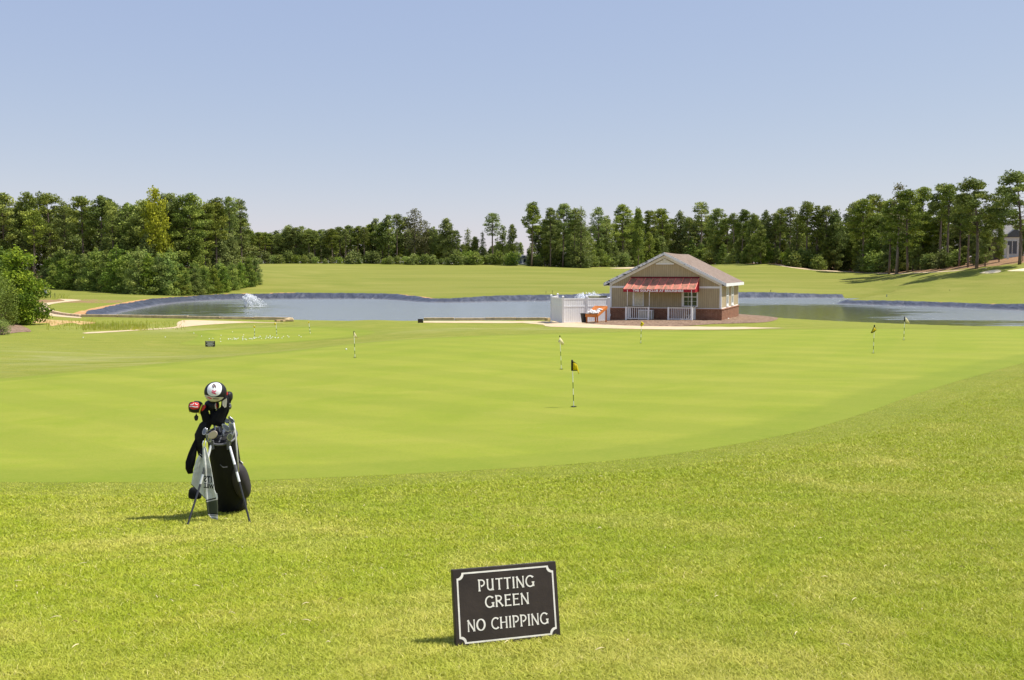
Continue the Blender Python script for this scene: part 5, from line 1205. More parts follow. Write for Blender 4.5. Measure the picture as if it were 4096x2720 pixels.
for px, py, h, w, lab, mm in ((3083, 1168, 9, 2.2, 'dark hazard stake on the far bank right of the hut roof', mK), (3547, 1188, 10, 2.6, 'blue hazard stake at the tip of the grass spit', mK2), (2184, 1176, 13, 1.4, 'thin stake on the far bank above the white fence, left of two', mK), (2209, 1176, 15, 1.4, 'thin stake on the far bank above the white fence, right of two', mK),
                             (202, 1191, 21, 3.2, 'dark post in the grass right of the white course sign, left of two', mK), (220, 1192, 20, 2.6, 'dark post in the grass right of the white course sign, right of two', mK), (247, 1192, 10, 2, 'short dark stub in the grass beyond the left cart path', mK), (3799, 1164, 6, 1.4, 'tiny stake on the far right fairway', mK), (3083 + 2, 1168, 0, 0, '', None)):
    if not h: continue
    g = G(px, py, 100); s = g.y / FPX; o = MB().tube([(0, 0, -.1), (0, 0, h * s * .93), (0, 0, h * s)], [w * s / 2, w * s / 2, w * s / 4], 8).build('stake', mm, None); o.location = g; tag(o, lab, 'stake')

# ================================================================== FOUNTAINS
def fountain(px, Y, Hm, R, label, wind, seed, n=2600):
    mS = simple('white_spray', (.88, .90, .92), .5, .3, var=.03); r = random.Random(seed)
    x = (px - 2048) / FPX * Y; root = empty('fountain', (x, Y, WATER_Z), label=label, cat='fountain')
    mb = MB()
    T = [(1, 1, 1), (-1, -1, 1), (-1, 1, -1), (1, -1, -1)]; FT = [(0, 1, 2), (0, 3, 1), (0, 2, 3), (1, 3, 2)]
    jets = [(r.random() * 6.283, (.45 + .55 * r.random())) for _ in range(46)]
    for i in range(n):
        a, q = jets[i % 46]; a += r.gauss(0, .05); t = r.random(); sp = R * (q + r.gauss(0, .05)) * t
        h = Hm * 4 * t * (1 - t) * (.72 + .5 * (1 - q) + r.gauss(0, .06)) ; 
        if h < 0: h = 0
        X, Z = sp * math.cos(a) + wind * t * t * 1.1, h; y = sp * math.sin(a); s = (.009 + .022 * r.random() ** 2) * (1.2 - .4 * t)
        m = Euler((r.random() * 6, r.random() * 6, 0)).to_matrix(); mb.add([Vector((X, y, Z + .03)) + m @ Vector(v) * s * (1, 1, 1.0)[0] for v in T], FT)
    mb.build('spray', mS, root)
    mb = MB(); m = 40; V = [(0, 0, .02)]
    for k in range(m): t = 6.2832 * k / m; rr = R * (.95 + .15 * r.random()); V.append((rr * math.cos(t) * 1.15 + wind * .6, rr * math.sin(t), .012))
    mb.add(V, [(0, k + 1, (k + 1) % m + 1) for k in range(m)]); 
    t = NT('foam'); c = t.coord(); nn = t.noise(c, 3.0, 4, .7); tb = t.node('ShaderNodeBsdfTransparent'); t.fin((.85, .87, .88), .6, .2); mx = t.node('ShaderNodeMixShader', i={0: t.mapr(nn, .42, .60, 0, .8), 1: tb.outputs[0], 2: t.p.outputs[0]}); t.link(mx.outputs[0], t.out.inputs[0])
    mb.build('foam', t.mat, root)
    MB().tube([(0, 0, -.3), (0, 0, .08)], [.35, .28], 14).build('float', mK, root)
fountain(984, 128, 1.5, 1.5, 'white water spray of the fountain on the left part of the pond', 1.3, 3, 5600)
fountain(2345, 122, 1.85, 3.2, 'white fountain spray rising behind the white fence', .6, 5, 4200)

# ================================================================== HOUSES BEHIND THE TREES
def far_house_right():
    Y = 192.0; s = Y / FPX; c = W(4045, 1022, Y); gz = c.z - .8; O = Vector((c.x, c.y, gz)); r = empty('brick_house', O, R_(-18), label='brick house with grey hip roof and white bay window at the right edge', cat='house')
    t = NT('house_brick'); cc = t.coord(obj=True); b = t.ramp(t.noise(cc, 4, 4, .8), [(.3, (.12, .075, .065)), (.7, (.20, .14, .12))]); mBr = t.fin(b, .9, .1)
    mRf = simple('grey_roof_shingle', (.24, .23, .22), .9, .1, var=.2, vs=3); mWh = simple('house_white', (.66, .66, .62), .7, .2); mGl = simple('house_glass', (.03, .04, .05), .1, .6)
    w0 = -3.6; MB().box(w0, 11, 0, 12, -2, 4.4).build('wall', mBr, r)
    mb = MB(); e = [(w0 - .5, -.5, 4.4), (11.5, -.5, 4.4), (11.5, 12.5, 4.4), (w0 - .5, 12.5, 4.4), (1.8, 6, 8.6), (6.5, 6, 8.6)]; mb.add(e, [(0, 1, 5, 4), (1, 2, 5), (2, 3, 4, 5), (3, 0, 4), (0, 3, 2, 1)]); mb.build('roof', mRf, r)
    mb = MB(); mb.add([(-1.6, -1.9, 4.3), (2.4, -1.9, 4.3), (.4, -1.9, 5.9), (.4, 3, 5.9), (-1.6, 3, 4.3), (2.4, 3, 4.3)], [(0, 2, 3, 4), (1, 5, 3, 2), (0, 1, 2)]); mb.build('porch_roof', simple('dark_gable', (.10, .11, .12)), r)
    bay = MB().box(-1.5, 2.3, -1.6, -.004, 0, 4.25).build('bay', mWh, r)
    for x0, x1, dv in ((-1.0, 0.75, 2), (1.15, 1.95, 1)):
        w = MB().box(x0, x1, -1.66, -1.605, 1.1, 3.5).build('window', mGl, bay); mb = MB()
        for i in range(dv + 1): xx = x0 + (x1 - x0) * i / dv; mb.box(xx - .06, xx + .06, -1.71, -1.662, 1.04, 3.56)
        mb.box(x0 + .065, x1 - .065, -1.70, -1.662, 3.50, 3.56); mb.box(x0 + .065, x1 - .065, -1.70, -1.662, 1.04, 1.1); mb.build('frame', mWh, w)
    w = MB().box(4.2, 5.6, -.05, -.004, 1.1, 3.4).build('window', mGl, r); MB().box(4.1, 5.7, -.09, -.052, 3.4, 3.5).build('frame', mWh, w)
    g = G(4031, 1030, 120); ob = MB().box(-.16, .16, -.1, .1, -.3, 2.2).build('bird_post', mWh, None); ob.location = W(4031, 1030, 180); tag(ob, 'slim white post on the lawn in front of the brick house', 'post')
far_house_right()
def far_house_mid():
    Y = 325.0; O = W(2086, 1068, Y); O.z -= 1.0; r = empty('grey_house', O, R_(14), label='small grey house with white dormers between the trees mid horizon', cat='house')
    mWl = simple('grey_siding', (.26, .27, .28), .8, .2); mWh = simple('far_white', (.70, .70, .68)); mRf = simple('far_roof', (.20, .20, .21)); mGl = simple('far_glass', (.04, .05, .07), .15, .5)
    MB().box(-3.4, 3.6, 0, 8, 0, 2.2).build('wall', mWl, r); mb = MB(); mb.add([(-3.9, -.5, 2.1), (4.1, -.5, 2.1), (4.1, 4, 5.0), (-3.9, 4, 5.0), (-3.9, 8.5, 2.1), (4.1, 8.5, 2.1)], [(0, 1, 2, 3), (2, 5, 4, 3), (0, 3, 4), (1, 5, 2)]); mb.build('roof', mRf, r)
    MB().box(-3.9, 4.1, -.9, -.55, 1.6, 2.1).build('eave', mWh, r)
    for x in (-2.2, 1.0):
        dm = MB().box(x - .9, x + .9, -.2, 2.6, 2.15, 3.9).build('dormer', mWh, r); MB().box(x - .4, x + .4, -.26, -.205, 2.5, 3.6).build('window', mGl, dm); mb = MB(); mb.add([(x - 1.1, -.4, 3.85), (x + 1.1, -.4, 3.85), (x, -.4, 4.7), (x - 1.1, 3, 3.85), (x + 1.1, 3, 3.85), (x, 3, 4.7)], [(0, 1, 2), (0, 2, 5, 3), (1, 4, 5, 2)]); mb.build('dormer_roof', mRf, dm)
    for x in (-3.2, 3.4): MB().box(x - .15, x + .15, -.8, -.56, -.3, 1.6).build('porch_post', mWh, r)
far_house_mid()
def far_house_left():
    Y = 196.0; O = W(272, 1010, Y); O.z -= 5; r = empty('hidden_house', O, R_(8), label='tan roofed house glimpsed among the pines on the left', cat='house')
    MB().box(-2.6, 2.6, 0, 7, 0, 4.6).build('wall', simple('pale_wall', (.40, .37, .32)), r); mb = MB(); mb.add([(-3, -.4, 4.5), (3, -.4, 4.5), (2.0, 3.5, 6.0), (-1.2, 3.5, 6.0), (-3, 7.4, 4.5), (3, 7.4, 4.5)], [(0, 1, 2, 3), (1, 5, 2), (5, 4, 3, 2), (4, 0, 3)]); mb.build('roof', simple('tan_roof', (.42, .36, .30), .9, .1, var=.2, vs=2), r)
far_house_left()
# ================================================================== TREES
def tree_mesh_crown(name, clumps, leaves, size, key, seed, aspect=.45, shell=.55, tuft=None):
    """clumps: (x,y,z,rx,rz,tint); many leaf-sized quads spread through each clump"""
    r = np.random.default_rng(seed); C = np.array(clumps); vol = C[:, 3] ** 2 * C[:, 4]; w = vol ** .62; w /= w.sum()
    cnt = np.maximum(6, (w * leaves).astype(int)); P = []; T = []; S = []
    for c, n in zip(C, cnt):
        d = r.normal(size=(n, 3)); d /= np.linalg.norm(d, axis=1)[:, None]; rad = r.random(n) ** (1 / 3) * (1 - shell) + shell * r.random(n) ** .2
        lump = 1 + .36 * np.sin(d[:, 0] * 5 + c[0] * 9) * np.sin(d[:, 2] * 5 + c[2] * 7 + d[:, 1] * 4)
        rad = np.where(r.random(n) < .10, rad * 1.3, rad); p = d * (rad * lump)[:, None] * np.array([c[3], c[3], c[4]]) + c[:3]; P.append(p)
        T.append(np.clip(c[5] + .22 * d[:, 2] * 0 + r.normal(0, .17, n), 0, 1)); S.append(np.full(n, 1.0))
    P = np.concatenate(P); T = np.concatenate(T); n = len(P)
    a = r.normal(size=(n, 3)); a /= np.linalg.norm(a, axis=1)[:, None]; b = r.normal(size=(n, 3)); b -= a * (a * b).sum(1)[:, None]; b /= np.linalg.norm(b, axis=1)[:, None]
    sz = size * (.6 + .8 * r.random(n)); a = a * sz[:, None] * .5; b = b * (sz * aspect)[:, None] * .5
    V = np.concatenate([P - a, P + b, P + a, P - b]); i = np.arange(n); F = np.stack([i, i + n, i + 2 * n, i + 3 * n], 1)
    o = link_mesh(name, V, F, M[key], attrs={'tint': np.concatenate([T] * 4)}); return o
def limb(mb, a, b, r0, r1, bend, rnd, n=6, k=5):
    a = Vector(a); b = Vector(b); pts = []; rad = []
    o = Vector((rnd.uniform(-1, 1), rnd.uniform(-1, 1), .3)) * bend
    for i in range(k): t = i / (k - 1); pts.append(a.lerp(b, t) + o * math.sin(math.pi * t)); rad.append(r0 + (r1 - r0) * t)
    mb.tube(pts, rad, n, cap=True)
def finish_tree(kind, crown, mb, barkm, mats=None):
    root = empty(kind, (0, 0, 0)); crown.parent = root; crown.name = 'crown'; tr = mb.build('trunk', barkm, root, smooth=True); return root
def make_pine(seed, H=18, bare=.5, spread=2.6, leaves=3600, key='pine', name='pine_tree', leaf=.36, lean=.3):
    rn = random.Random(seed); mb = MB(); k = 9; pts = []; rad = []; lx, ly = rn.uniform(-lean, lean), rn.uniform(-lean, lean)
    for i in range(k): t = i / (k - 1); pts.append((lx * t * t * 2 + .12 * math.sin(t * 5 + seed), ly * t * t * 2, H * .97 * t)); rad.append(.21 * (1 - t) ** .8 + .035)
    mb.tube(pts, rad, 8)
    def tp(z): t = z / (H * .97); return Vector((lx * t * t * 2 + .12 * math.sin(t * 5 + seed), ly * t * t * 2, z))
    cl = []; z = H * bare; nb = 0; az = rn.random() * 6.28
    while z < H * .95:
        t = max(0.0, (z / H - bare) / (1 - bare)); prof = (math.sin(min(1, t * 1.7 + .25) * math.pi * .5)) * (1 - t ** 2.0) ** .85
        R = spread * prof * rn.uniform(.65, 1.15) + .25
        az += 2.2 + rn.uniform(-.5, .5); d = Vector((math.cos(az), math.sin(az), 0)); up = rn.uniform(.05, .5) * R
        e = tp(z) + d * R + Vector((0, 0, up)); limb(mb, tp(z - .2), e, .055 * (1.15 - t), .015, .1 * R, rn, 5, 4)
        tint = rn.uniform(.12, .78) + .12 * (t - .5)
        cl.append((e.x, e.y, e.z, rn.uniform(.55, 1.05) * (.75 + .2 * spread / 2.6), rn.uniform(.34, .62), tint))
        if R > 1.3: m = tp(z).lerp(e, .55); cl.append((m.x + rn.uniform(-.3, .3), m.y + rn.uniform(-.3, .3), m.z + .2, rn.uniform(.5, .85), rn.uniform(.3, .5), tint + rn.uniform(-.15, .1)))
        z += rn.uniform(.13, .32) * H / 18 * (1.0 if t > .2 else 1.5)
    e = tp(H * .95); cl.append((e.x, e.y, e.z + .1, .75, .55, .6)); cl.append((e.x + .3, e.y, e.z - .6, .95, .7, .5)); cl.append((e.x - .4, e.y + .2, e.z - .9, .9, .6, .55))
    # dead stubs on the bare part
    for i in range(7):
        zz = H * rn.uniform(.25, bare + .05); a = rn.random() * 6.28; limb(mb, tp(zz), tp(zz) + Vector((math.cos(a), math.sin(a), -.1)) * rn.uniform(.4, 1.1), .028, .008, .05, rn, 4, 3)
    return finish_tree(name, tree_mesh_crown('crown', cl, int(leaves * 1.45), leaf, key, seed, .45), mb, M['bark'])
def make_broad(seed, H=14, base=.16, spread=3.4, leaves=4200, key='broad', name='broadleaf_tree', leaf=.33, col=.9, barkm=None, gap=1.0):
    rn = random.Random(seed); mb = MB(); mb.tube([(0, 0, -.2), (.05, 0, H * .2), (.1 * rn.uniform(-1, 1), .1, H * .5), (.15, 0, H * .85)], [.24, .17, .10, .03], 8)
    cl = []; n = int(26 * gap)
    for i in range(n):
        t = (i + .5) / n; z = H * (base + (1 - base) * t * .96); R = spread * math.sin(math.pi * min(.97, (t * .82 + .16))) ** .8 * rn.uniform(.55, 1.02); a = i * 2.4 + rn.uniform(-.4, .4)
        e = Vector((math.cos(a) * R * .75, math.sin(a) * R * .75, z)); limb(mb, (0, 0, max(.1 * H, z - R * .8)), e, .06, .012, .15, rn, 5, 4)
        cl.append((e.x, e.y, e.z, rn.uniform(.75, 1.25) * spread / 3.2 * col, rn.uniform(.55, .95) * H / 15, rn.uniform(.15, .78) + .15 * (t - .5)))
    for i in range(int(9 * gap)): z = H * rn.uniform(base + .1, .85); cl.append((rn.uniform(-.8, .8), rn.uniform(-.8, .8), z, 1.25 * spread / 3.2, 1.1, rn.uniform(.2, .5)))
    cl.append((.1, 0, H * .955, .8, .7, .6))
    return finish_tree(name, tree_mesh_crown('crown', cl, leaves, leaf, key, seed + 50, .62), mb, barkm or M['bark'])
def make_young(seed, H=7, spread=2.4, leaves=3600, key='young', name='young_pine', leaf=.27, dome=.75):
    rn = random.Random(seed); mb = MB(); mb.tube([(0, 0, -.2), (.05, 0, H * .5), (0, 0, H * .95)], [.14, .09, .02], 7)
    cl = []; z = .45; i = 0
    while z < H * .93:
        t = z / H; R0 = spread * (1 - t ** 1.6) ** dome * (.75 + .25 * min(1, t * 5)); m = max(2, int(5 * (1 - t) + 1.5))
        for q in range(m):
            i += 1; a = i * 2.4 + rn.uniform(-.3, .3); R = R0 * rn.uniform(.6, .95); e = Vector((math.cos(a) * R, math.sin(a) * R, z + rn.uniform(-.2, .3))); limb(mb, (0, 0, max(.1, z - .3)), e, .035, .01, .05, rn, 4, 3)
            cl.append((e.x, e.y, e.z, rn.uniform(.5, .8) * (.6 + .4 * spread / 2.4), rn.uniform(.3, .5), rn.uniform(.15, .85)))
        cl.append((0, 0, z, R0 * .55 + .15, .55, .3)); z += .62
    cl.append((0, 0, H * .95, .28, .55, .7))
    return finish_tree(name, tree_mesh_crown('crown', cl, leaves, leaf, key, seed + 90, .40), mb, M['bark'])
PROTO = {}
PROTO['pine'] = [(make_pine(s, 18, b, sp, lv), 18) for s, b, sp, lv in ((1, .46, 2.8, 5200), (2, .38, 2.5, 5200), (3, .50, 2.3, 4200), (4, .34, 3.0, 5800), (5, .44, 3.2, 5600), (6, .54, 2.6, 4000))]
PROTO['thin'] = [(make_pine(s, 18, b, sp, lv), 18) for s, b, sp, lv in ((11, .55, 1.7, 2000), (12, .45, 1.9, 2400), (13, .66, 1.5, 1500))]
PROTO['full'] = [(make_pine(s, 18, b, sp, lv), 18) for s, b, sp, lv in ((21, .30, 3.5, 6200), (22, .36, 3.9, 6600))]
PROTO['broad'] = [(make_broad(s, 14, b, sp, lv), 14) for s, b, sp, lv in ((31, .14, 3.0, 6600), (32, .10, 3.6, 7600), (33, .20, 2.5, 5400), (34, .08, 3.2, 7000))]
PROTO['loose'] = [(make_broad(s, 14, .25, 2.6, 1900, gap=.9, leaf=.42), 14) for s in (41, 42)]
PROTO['olive'] = [(make_broad(45, 14, .22, 3.0, 2600, key='olive', gap=1.0, barkm=M['bark2']), 14)]
PROTO['bare'] = [(make_broad(46, 14, .50, 1.5, 700, key='olive', gap=.6, leaf=.3, barkm=M['bark2']), 14)]
PROTO['yellow'] = [(make_broad(51, 14, .30, 3.2, 5200, key='yellow'), 14)]
PROTO['young'] = [(make_young(s, 7, sp, 6400, dome=dm), 7) for s, sp, dm in ((61, 2.3, 1.0), (62, 1.9, 1.1), (63, 2.5, .85), (64, 2.0, 1.25))]
PROTO['spruce'] = [(make_young(71, 9, 1.9, 3600, key='pine', name='conifer', dome=1.0), 9)]
PROTO['shrub'] = [(make_broad(s, 3.2, .03, 1.9, 1700, key=k, name='shrub', leaf=.28), 3.2) for s, k in ((81, 'broad'), (82, 'young'), (83, 'broad'))]
USED = set(); NTREE = 0
def plant(kind, px, ytop, base, label, group=None, sx=1.0, var=None, Y=None, rz=None, name=None, cat='tree', sink=.15):
    """px: photo column, ytop: row of the top, base: row of its foot (on the ground) or distance if Y is given"""
    global NTREE
    if Y is None: g = G(px, base, 30)
    else: x = (px - 2048) / FPX * Y; g = Vector((x, Y, zb1(x, Y)))
    top = W(px, ytop, g.y).z; h = top - g.z
    L = PROTO[kind]; v = NTREE % len(L) if var is None else var; NTREE += 1; root, H = L[v]
    if h <= .3: print('bad tree', kind, px, ytop, g, h); h = 1
    s = h / H; key = (kind, v)
    if key in USED: o = copy_tree(root)
    else: o = root; USED.add(key)
    for k in ('group',):
        if k in o: del o[k]
    o.location = (g.x, g.y, g.z - sink); w = s * sx; o.scale = (w, w, s * 1.01); o.rotation_euler = (0, 0, random.random() * 6.28 if rz is None else rz)
    tag(o, label, cat, group); return o
LYY = [(185, 1146), (300, 1158), (470, 1170), (598, 1178), (705, 1181), (818, 1176), (930, 1160), (1022, 1138)]
_le = [G(a, b, 70) for a, b in LYY]; print('left edge Y', [round(g.y) for g in _le])
def left_y(px): return float(np.interp((px - 2048) / FPX, [g.x / g.y for g in _le], [g.y for g in _le]))
ORD = ['first', 'second', 'third', 'fourth', 'fifth', 'sixth', 'seventh', 'eighth', 'ninth', 'tenth', 'eleventh', 'twelfth', 'thirteenth', 'fourteenth', 'fifteenth', 'sixteenth', 'seventeenth', 'eighteenth', 'nineteenth', 'twentieth', 'twenty-first', 'twenty-second', 'twenty-third', 'twenty-fourth', 'twenty-fifth', 'twenty-sixth', 'twenty-seventh', 'twenty-eighth']
def edge_y(px):   # distance of the forest edge at a photo column
    P = [G(*p, 120) for p in ((2350, 1069), (2700, 1063), (2980, 1057), (3200, 1077), (3400, 1089), (3560, 1097), (3700, 1092), (3904, 1077), (4096, 1058))]
    return float(np.interp((px - 2048) / FPX, [p.x / p.y for p in P], [p.y for p in P]))
# --- left wood: tall pines on the skyline
Lp = [(29, 765, 'full'), (92, 800, 'thin'), (129, 766, 'pine'), (210, 766, 'full'), (268, 800, 'thin'), (335, 778, 'pine'), (411, 777, 'pine'), (459, 798, 'thin'), (526, 812, 'loose'), (579, 792, 'pine'), (679, 766, 'pine'), (717, 789, 'pine'), (775, 766, 'full'), (822, 806, 'pine'), (866, 788, 'pine'), (925, 780, 'thin'), (968, 790, 'thin')]
nn = 0
for i, (px, yt_, k) in enumerate(Lp):
    kind = {'full': 'full crowned pine', 'pine': 'tall pine', 'thin': 'thin tall pine', 'loose': 'loose pale leaved tree'}[k]
    lab = f'{kind} in the left wood, {ORD[i]} tree from the left on its skyline' if i != len(Lp) - 1 else 'thin tall pine at the right end of the left wood, clear trunk'
    plant(k, px, yt_, None, lab, 'tall trees of the left wood', sx=1.05 if k != 'thin' else .95, Y=left_y(px) + random.uniform(8, 14))
plant('yellow', 630, 752, None, 'yellow green tree standing out above the dark pines of the left wood', 'tall trees of the left wood', Y=left_y(630) + 8, sx=.75)
r_ = random.Random(12)
for i in range(30):
    px = -60 + i * 35 + r_.uniform(-14, 14); k = r_.choice(['pine', 'broad', 'full', 'pine', 'broad'])
    plant(k, px, r_.uniform(800, 868), None, 'dark tree filling the wood behind the first pines on the left', 'back row trees of the left wood', Y=left_y(px) + r_.uniform(18, 42), sx=1.15)
for i in range(17):
    px = 20 + i * 57 + r_.uniform(-14, 14); plant('broad', px, r_.uniform(895, 965), None, 'leafy understorey tree between the pine trunks of the left wood', 'understorey trees of the left wood', Y=left_y(px) + r_.uniform(7, 12), sx=1.25)
# trunks leaning clear in front
plant('thin', 140, 835, 1150, 'leaning bare trunked pine at the left end, standing before the young pines', 'tall trees of the left wood', var=0, sx=1.3)
for px in (860, 890, 925, 955, 975):
    plant('broad', px, r_.uniform(905, 935), None, 'leafy understorey tree between the pine trunks of the left wood', 'understorey trees of the left wood', Y=left_y(px) + r_.uniform(12, 26), sx=1.5)
# --- young pines in front
yp = [(185, 1075, 1146, 'shrub'), (215, 1050, 1154, 'young'), (255, 1032, 1156, 'young'), (300, 1006, 1158, 'young'), (345, 1016, 1161, 'young'), (388, 990, 1164, 'young'), (430, 1000, 1166, 'young'), (470, 978, 1170, 'young'), (515, 1000, 1173, 'young'), (556, 986, 1177, 'young'), (598, 1012, 1178, 'young'), (636, 1014, 1179, 'young'), (676, 1022, 1180, 'young'), (705, 1060, 1181, 'young'), (745, 1070, 1182, 'young'), (780, 1064, 1179, 'young'), (818, 1058, 1176, 'young'), (855, 1062, 1173, 'young'), (893, 1054, 1168, 'young'), (930, 1046, 1160, 'young'), (965, 1036, 1152, 'young'), (998, 1018, 1146, 'young'), (1022, 1022, 1138, 'young')]
for i, (px, t_, b_, k) in enumerate(yp):
    plant(k, px, t_, b_, f'bushy young pine reaching the ground before the left wood, {ORD[i]} from the left' if k == 'young' else 'low shrub at the left end of the young pines', 'young pines in front of the left wood', sx=1.15 * random.uniform(.85, 1.15) if k == 'young' else 1.2, cat='young pine' if k == 'young' else 'shrub')
for i in range(18):
    px = 200 + i * 48 + r_.uniform(-10, 10); plant('young', px, r_.uniform(985, 1030) if px < 700 else r_.uniform(1035, 1065), None, 'young pine in the second row behind the front young pines', 'second row of young pines', Y=left_y(px) + 4, sx=1.35, cat='young pine')
# --- centre wood behind the hill
Cp = [(1010, 922, 'broad'), (1040, 926, 'pine'), (1066, 926, 'pine'), (1090, 932, 'pine'), (1118, 932, 'broad'), (1158, 900, 'broad'), (1185, 906, 'pine'), (1210, 904, 'broad'), (1240, 916, 'pine'), (1262, 920, 'thin'), (1286, 915, 'pine'), (1310, 920, 'broad'), (1332, 911, 'pine'), (1362, 904, 'pine'), (1385, 912, 'thin'), (1403, 898, 'pine'), (1434, 901, 'pine'), (1459, 904, 'thin'), (1484, 893, 'pine'), (1505, 872, 'loose'), (1531, 888, 'broad'), (1556, 858, 'loose'), (1589, 851, 'thin'), (1622, 866, 'loose')]
for i, (px, t_, k) in enumerate(Cp):
    plant(k, px, t_, None, f'tree on the middle horizon beyond the hill, {ORD[i]} from the left of that wood', 'skyline trees of the middle wood', Y=312 + r_.uniform(-4, 10), sx=1.3 if k != 'thin' else 1.25)
for px, t_, k, sx, lab in ((1660, 834, 'olive', 1.25, 'tallest olive brown loose tree on the middle horizon'), (1702, 880, 'olive', 1.1, 'smaller olive tree just right of the tallest olive one'), (1786, 872, 'broad', 1.15, 'big dark cone shaped broadleaf tree right of the olive trees'), (1735, 905, 'loose', 1.0, 'loose pale tree between the olive tree and the big dark one'),
                          (1828, 918, 'pine', 1.1, 'short pine right of the big dark broadleaf tree on the middle horizon'), (1872, 908, 'spruce', .9, 'pointed dark conifer on the middle horizon left of the bare trunked pine'), (1900, 945, 'broad', 1.2, 'round low tree left of the bare trunked pine'), (1931, 920, 'spruce', .7, 'slender pointed conifer touching the bare trunked pine'),
                          (1970, 848, 'thin', 1.5, 'bare trunked pine with a high crown standing apart on the middle horizon'), (2010, 900, 'loose', 1.0, 'loose tree just right of the bare trunked pine'), (2048, 896, 'broad', .8, 'narrow dense tree left of the gap with the grey house'), (2082, 968, 'broad', 1.0, 'low tree in the sky gap above the grey house')):
    plant(k, px, t_, None, lab, 'skyline trees of the middle wood', Y=(332 if 'above the grey' in lab else 310 + r_.uniform(0, 6)), sx=sx, var=0)
for i in range(58):
    px = 1000 + i * 32 + r_.uniform(-8, 8) - (0 if i < 34 else 1070)
    if 2066 < px < 2110: continue
    plant(r_.choice(['broad', 'broad', 'pine']), px, r_.uniform(912, 945) if px < 1820 else r_.uniform(960, 1000), None, 'dark tree in the second row of the middle wood', 'back row trees of the middle wood', Y=r_.uniform(322, 338), sx=1.5)
for i in range(36):
    px = 1040 + i * 29 + r_.uniform(-8, 8)
    if 2058 < px < 2118: continue
    plant('shrub', px, r_.uniform(1005, 1035), None, 'green shrub at the foot of the middle wood', 'shrubs at the foot of the middle wood', Y=r_.uniform(300, 307), sx=1.35, cat='shrub')
# --- wood behind the hut
Bp = [(2126, 806, 'pine', 1.05), (2200, 826, 'pine', .95), (2252, 810, 'pine', 1.0), (2296, 828, 'thin', 1.1), (2322, 822, 'spruce', 1.0), (2391, 824, 'thin', 1.1), (2424, 862, 'loose', 1.0), (2489, 812, 'pine', 1.1), (2549, 832, 'broad', .8), (2592, 838, 'pine', .9), (2652, 832, 'pine', 1.15), (2717, 846, 'broad', .8), (2750, 866, 'thin', 1.0), (2801, 803, 'thin', 1.25), (2867, 829, 'pine', 1.1), (2932, 848, 'thin', 1.1), (2965, 834, 'pine', .95), (3007, 853, 'broad', .8), (3019, 856, 'pine', .9), (3058, 843, 'broad', .75), (3095, 848, 'pine', .9), (3115, 829, 'pine', .9), (3155, 822, 'thin', 1.1), (3182, 841, 'spruce', .9), (3225, 802, 'pine', 1.1), (3263, 820, 'loose', .9), (3297, 818, 'pine', .9), (3335, 841, 'broad', .9)]
for i, (px, t_, k, sx) in enumerate(Bp):
    Y = edge_y(px) + 6 + r_.uniform(0, 5) if px > 2350 else 300 + r_.uniform(-3, 4)
    plant(k, px, t_, None, f'tree of the wood behind the hut, {ORD[i]} from the left on its skyline', 'skyline trees of the wood behind the hut', Y=Y, sx=sx)
for i in range(46):
    px = 2130 + i * 27 + r_.uniform(-8, 8); Y = edge_y(max(px, 2350)) + r_.uniform(16, 40) if px > 2350 else 318 + r_.uniform(-5, 10)
    plant(r_.choice(['broad', 'pine', 'broad', 'full']), px, r_.uniform(868, 915), None, 'dark tree deep in the wood behind the hut', 'back row trees of the wood behind the hut', Y=Y, sx=1.2)
for i in range(40):
    px = 2120 + i * 31 + r_.uniform(-8, 8); Y = edge_y(max(px, 2350)) + r_.uniform(2, 9) if px > 2350 else 302 + r_.uniform(-4, 6)
    k = r_.choice(['broad', 'shrub', 'broad', 'young']); plant(k, px, r_.uniform(925, 1000) if k != 'shrub' else r_.uniform(1000, 1035), None, 'low leafy tree at the foot of the wood behind the hut', 'understorey of the wood behind the hut', Y=Y, sx=1.25)
for px, t_, b_, k, sx, lab in ((3043, 898, 1057, 'broad', 1.0, 'round light green tree with a short trunk on the ridge right of the hut'), (3286, 903, 1073, 'broad', .95, 'rounded grey green tree in front of the wood, right of the ridge path'), (2553, 836, 1068, 'broad', .85, 'leafy tree with a pale trunk just left of the hut roof peak'), (3212, 880, 1058, 'thin', 1.0, 'thin pine trunk left of the rounded grey green tree')):
    plant(k, px, t_, b_, lab, 'trees standing in front of the wood', sx=sx)
for i in range(36):
    px = 1010 + i * 30 + r_.uniform(-8, 8)
    if 2062 < px < 2114: continue
    plant('broad', px, r_.uniform(968, 1000), None, 'low dark tree deep in the middle wood', 'understorey of the middle wood', Y=r_.uniform(314, 345), sx=1.7)
for i in range(34):
    px = 2125 + i * 36 + r_.uniform(-8, 8); Y = edge_y(max(px, 2350)) + r_.uniform(14, 40) if px > 2350 else 318 + r_.uniform(-5, 10)
    plant('broad', px, r_.uniform(935, 985), None, 'low dark tree deep in the wood behind the hut', 'deep understorey of the wood behind the hut', Y=Y, sx=1.7)
for i in range(30):
    px = 2122 + i * 40 + r_.uniform(-8, 8)
    plant('shrub', px, r_.uniform(1008, 1030), None, 'green shrub at the foot of the wood behind the hut', 'shrubs at the foot of the wood behind the hut', Y=(306 if px < 2350 else edge_y(px) + r_.uniform(7, 12)), sx=1.5, cat='shrub')
